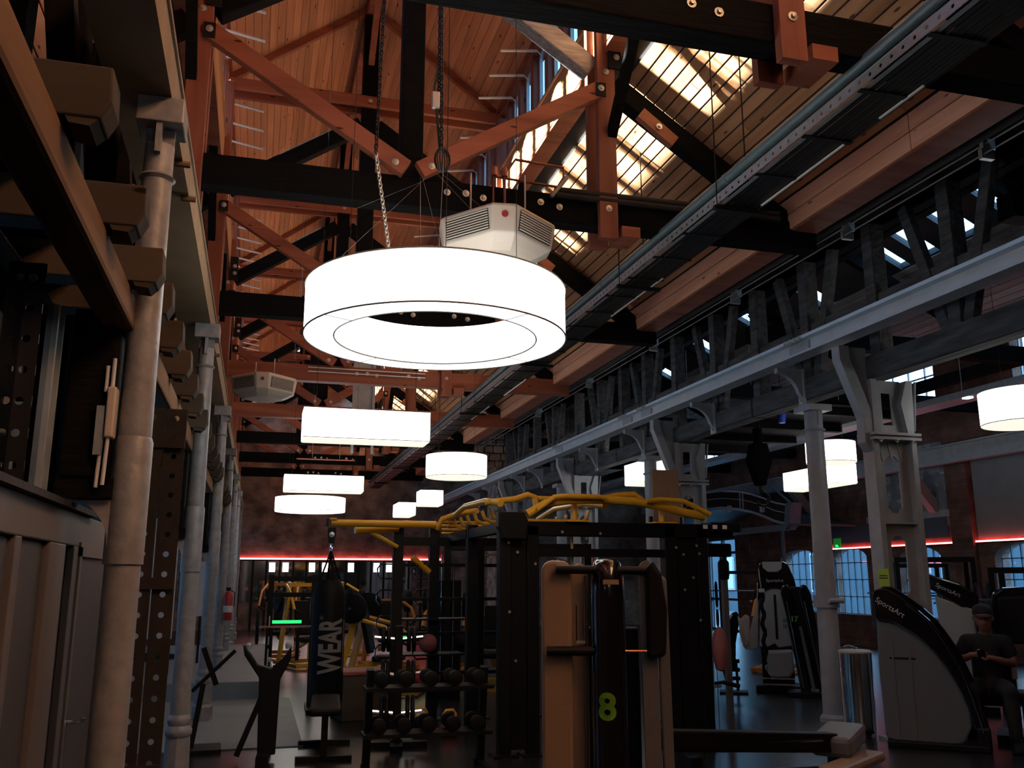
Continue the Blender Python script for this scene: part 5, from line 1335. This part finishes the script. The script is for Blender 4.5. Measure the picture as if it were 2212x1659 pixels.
# slim rack posts with hooks between bag and left row
t = facing('squat_stand', 'slim black squat stand with pale height scale left of the punch bag', 'stand', (.33, 12.2))
for x in (-.12, .42):
    MB().box(x - .035, x + .035, -.035, .035, 0, 1.66).build('upright', 'black_metal', t); MB().box(x - .05, x + .05, -.4, .4, 0, .05).build('foot', 'black_metal', t)
for z in (1.38, 1.58): MB().box(-.12, .42, .0, .04, z, z + .06).build('cross_member', 'black_metal', t)
for a, b in ((.30, .44), (.55, .75), (.80, .9), (1.0, 1.15)): MB().box(-.125, -.110, -.04, -.036, a, b).build('scale_mark', 'print_white', t)
for z in (.18, .5, .62): 
    o = obj('bolt', bolt_me, t, (-.09, -.036, z)); o.rotation_euler = (PI / 2, 0, 0)
MB().tube([(-.3, -.1, 1.02), (.5, -.1, 1.02)], .014, 8).build('barbell', 'chrome', t)
for x in (-.26, .46):
    o = obj('weight_disc', disc_me, t, (x, -.1, 1.02)); o.rotation_euler = (0, PI / 2, 0)
# ---------------- left aisle
t = thing('fire_extinguisher', 'red fire extinguisher hung on a far column of the left row', 'extinguisher', (-.38, 15.25, .98))
MB().lathe([(.06, 0), (.07, .02), (.07, .36), (.05, .42), (.02, .45)], 16).build('cylinder', 'red_plastic', t, True); MB().lathe([(.071, .12), (.071, .22)], 16, cap=False).build('label_band', 'print_white', t, True)
MB().tube([(.02, 0, .46), (.09, 0, .42), (.09, 0, .2)], .01, 6).build('hose', 'cable', t); MB().box(-.04, .03, -.015, .015, .45, .5).build('valve', 'black_metal', t)
for k, (x, y, w, z0, z1) in enumerate(((-1.55, 14.6, .42, .75, 2.5), (-.98, 16.5, .16, 1.0, 1.9))):
    t = thing('notice_board', ['tall pale board catching blue daylight in the left aisle', 'narrow pale board catching blue daylight between left columns'][k], 'board', (x, y, .24))
    MB().box(-w, w, -.02, .02, z0 - .24, z1 - .24).build('board', 'frame_white', t); 
    for s in (-w + .03, w - .03): MB().box(s - .02, s + .02, .0, .04, 0, z1 - .24).build('stand_leg', 'dark_steel', t)
# ---------------- seated person
t = facing('person', 'person in black cap and black t-shirt sitting and looking down at a phone', 'person', (7.16, 8.04))
def limb(mb, pts): mb.tube([p[:3] for p in pts], [p[3] for p in pts], 12); [mb.lathe([(p[3] * math.sin(PI * i / 8) + 1e-4, -p[3] * math.cos(PI * i / 8)) for i in range(9)], 12, c=p[:3], cap=False) for p in pts]
def remesh(o, vox, it=6):
    r_ = o.modifiers.new('remesh', 'REMESH'); r_.mode = 'VOXEL'; r_.voxel_size = vox; r_.use_smooth_shade = True
    s_ = o.modifiers.new('smooth', 'SMOOTH'); s_.factor = .5; s_.iterations = it
ox = .12
mb = MB()
limb(mb, [(ox, .02, .52, .13), (ox, 0, .70, .125), (ox + .005, -.02, .85, .13), (ox + .01, -.04, .97, .12), (ox + .01, -.06, 1.03, .07), (ox + .01, -.08, 1.08, .052), (ox + .01, -.10, 1.14, .05)])
limb(mb, [(ox - .12, -.04, .98, .07), (ox + .14, -.04, .98, .07)])
# head
limb(mb, [(ox + .01, -.14, 1.135, .052), (ox + .01, -.135, 1.18, .074), (ox + .01, -.12, 1.235, .086), (ox + .01, -.105, 1.27, .078)])
limb(mb, [(ox + .01, -.215, 1.185, .016), (ox + .01, -.222, 1.165, .018)])
for s in (-1, 1): limb(mb, [(ox + .01 + s * .083, -.11, 1.20, .014), (ox + .01 + s * .088, -.105, 1.22, .016)])
# arms
limb(mb, [(ox + .19, -.04, .985, .058), (ox + .225, -.02, .87, .050), (ox + .235, -.04, .775, .042), (ox + .15, -.18, .80, .038), (ox + .06, -.29, .835, .028), (ox + .02, -.32, .845, .026)])
limb(mb, [(ox - .17, -.04, .985, .058), (ox - .225, -.05, .88, .050), (ox - .24, -.10, .80, .042), (ox - .18, -.22, .83, .036), (ox - .12, -.30, .865, .027), (ox - .09, -.32, .87, .026)])
# fingers round the phone
for s, bx, bz in ((1, ox + .01, .85), (-1, ox - .08, .872)):
    for k in range(4):
        limb(mb, [(bx - s * .01, -.325 - .004 * k, bz + .012 - .013 * k, .0095), (bx - s * (.045 - .004 * k), -.352, bz + .016 - .013 * k, .009), (bx - s * (.06 - .004 * k), -.345, bz + .018 - .013 * k, .0075)])
    limb(mb, [(bx + s * .005, -.325, bz + .02, .010), (bx - s * .015, -.345, bz + .045, .0095), (bx - s * .03, -.35, bz + .05, .008)])
# legs
for s in (-1, 1):
    limb(mb, [(ox + s * .09, .0, .52, .095), (ox + s * .14, -.25, .54, .08), (ox + s * .17, -.46, .53, .062), (ox + s * .18, -.46, .30, .056), (ox + s * .18, -.44, .10, .042), (ox + s * .18, -.49, .045, .036), (ox + s * .185, -.55, .04, .03)])
body = mb.build('body', 'skin', t); remesh(body, .0065, 4)
# clothing
mb = MB()
limb(mb, [(ox, .02, .56, .142), (ox, 0, .70, .140), (ox + .005, -.02, .85, .145), (ox + .01, -.04, .96, .132), (ox + .01, -.05, 1.0, .09)])
limb(mb, [(ox - .13, -.04, .975, .083), (ox + .15, -.04, .975, .083)])
limb(mb, [(ox + .18, -.04, .98, .076), (ox + .222, -.02, .88, .066)]); limb(mb, [(ox - .16, -.04, .98, .076), (ox - .222, -.05, .885, .066)])
sh = mb.build('t_shirt', 'shirt', t); remesh(sh, .009, 4)
mb = MB()
limb(mb, [(ox, .02, .50, .15), (ox, -.04, .54, .145), (ox, .02, .60, .142)])
for s in (-1, 1): limb(mb, [(ox + s * .08, .02, .52, .115), (ox + s * .14, -.25, .54, .095), (ox + s * .17, -.46, .53, .076), (ox + s * .18, -.46, .30, .068), (ox + s * .18, -.44, .10, .056)])
tr = mb.build('trousers', 'shirt', t); remesh(tr, .01, 4)
for s in (-1, 1): MB().prism([(-.68, 0), (-.37, 0), (-.36, .09), (-.46, .13), (-.60, .09), (-.67, .05)], ox + s * .185 - .05, ox + s * .185 + .05, 'yz').build('shoe', 'black_rubber', t, bevel=.02)
cp = MB(); cp.lathe([(.094, 0), (.097, .025), (.090, .06), (.068, .09), (.03, .105), (.002, .108)], 20, cap=False, sy=1.1); o = cp.build('cap', 'cap', t, True); o.location = (ox + .01, -.092, 1.252); o.rotation_euler = (math.radians(8), 0, 0)
pk = MB().prism([(.085 * math.cos(a), -.07 - .11 * math.sin(a)) for a in [i * PI / 8 for i in range(9)]], 0, .008, 'xy').build('cap_peak', 'cap', t); pk.location = (ox + .01, -.10, 1.258); pk.rotation_euler = (math.radians(12), 0, 0)
for s in (-1, 1):
    e = MB().lathe([(.011 * math.sin(PI * i / 6) + 1e-4, -.011 * math.cos(PI * i / 6)) for i in range(7)], 10, cap=False).build('eye', 'shirt', t, True); e.location = (ox + .01 + s * .032, -.197, 1.203); e.scale = (1.3, .5, .5)
lp = MB().box(-.024, .024, -.004, .004, -.004, .004).build('mouth', 'pink_pad', t, bevel=.003); lp.location = (ox + .01, -.196, 1.137)
ph = thing('smartphone', 'small dark smartphone held in both hands of the seated person', 'phone', t.location, t.rotation_euler[2])
MB().bar((ox - .075, -.362, .865), (ox - .005, -.362, .872), .012, .13, up=(0, -.5, .8)).build('case', 'black_gloss', ph, bevel=.004)
t = facing('bench_seat', 'black bench seat under the seated person', 'bench', (7.26, 8.16))
MB().box(-.15, .40, -.25, .25, .36, .43).build('cushion', 'black_rubber', t, bevel=.025)
for x in (-.08, .33): MB().box(x - .03, x + .03, -.2, .2, 0, .36).build('leg', 'black_metal', t)

# ---------------- dark free weight corner in front of the rig
t = facing('weight_tree', 'black weight tree loaded with discs between punch bag and rig', 'weight tree', (1.42, 9.3))
MB().box(-.04, .04, -.04, .04, 0, 1.15).build('post', 'black_metal', t, bevel=.006); MB().box(-.3, .3, -.06, .06, 0, .06).build('foot', 'black_metal', t); MB().box(-.06, .06, -.3, .3, 0, .06).build('foot', 'black_metal', t)
for z in (.32, .68, 1.02):
    for s in (-1, 1):
        MB().tube([(s * .04, 0, z), (s * .24, 0, z + .02)], .02, 8).build('peg', 'chrome', t)
        for k in range(2):
            o = obj('weight_disc', disc_me, t, (s * (.10 + .05 * k), 0, z)); o.rotation_euler = (0, PI / 2, 0); q = .8 - .12 * (z > .5) - .1 * (z > .9); o.scale = (q, q, 1)
t = facing('flat_bench', 'black padded bench standing in the dark in front of the punch bag', 'bench', (.72, 9.2))
MB().box(-.14, .14, -.55, .55, .40, .47).build('pad', 'black_rubber', t, bevel=.025)
MB().box(-.03, .03, -.5, .5, .33, .40).build('spine', 'black_metal', t)
for y in (-.42, .42):
    MB().box(-.03, .03, y - .03, y + .03, .0, .34).build('leg', 'black_metal', t); MB().box(-.25, .25, y - .03, y + .03, 0, .05).build('foot', 'black_metal', t)
t = thing('cable_crossover', 'tall black cable crossover frame behind the rig', 'machine', (3.6, 12.6, 0), -.2)
for x in (-1.0, 1.0):
    MB().box(x - .05, x + .05, -.05, .05, 0, 2.1).build('upright', 'black_metal', t); MB().box(x - .2, x + .2, .05, .35, 0, 1.6).build('stack_housing', 'black_metal', t, bevel=.02)
    for dx in (-.08, .08): MB().tube([(x + dx, .03, .1), (x + dx, .03, 1.95)], .01, 6).build('guide_rod', 'chrome', t)
    MB().tube([(x * .9, -.1, 1.9), (x * .9, -.1, .9)], .004, 5).build('cable', 'cable', t); MB().tube([(x * .9 - .06, -.1, .88), (x * .9 + .06, -.1, .88)], .014, 8).build('grip', 'black_rubber', t)
MB().box(-1.05, 1.05, -.05, .05, 2.0, 2.1).build('cross_beam', 'black_metal', t, bevel=.01)
MB().tube([(-.7, -.02, 1.85), (-.4, -.02, 1.95), (.4, -.02, 1.95), (.7, -.02, 1.85)], .016, 8).build('pull_up_bar', 'chrome', t, True)
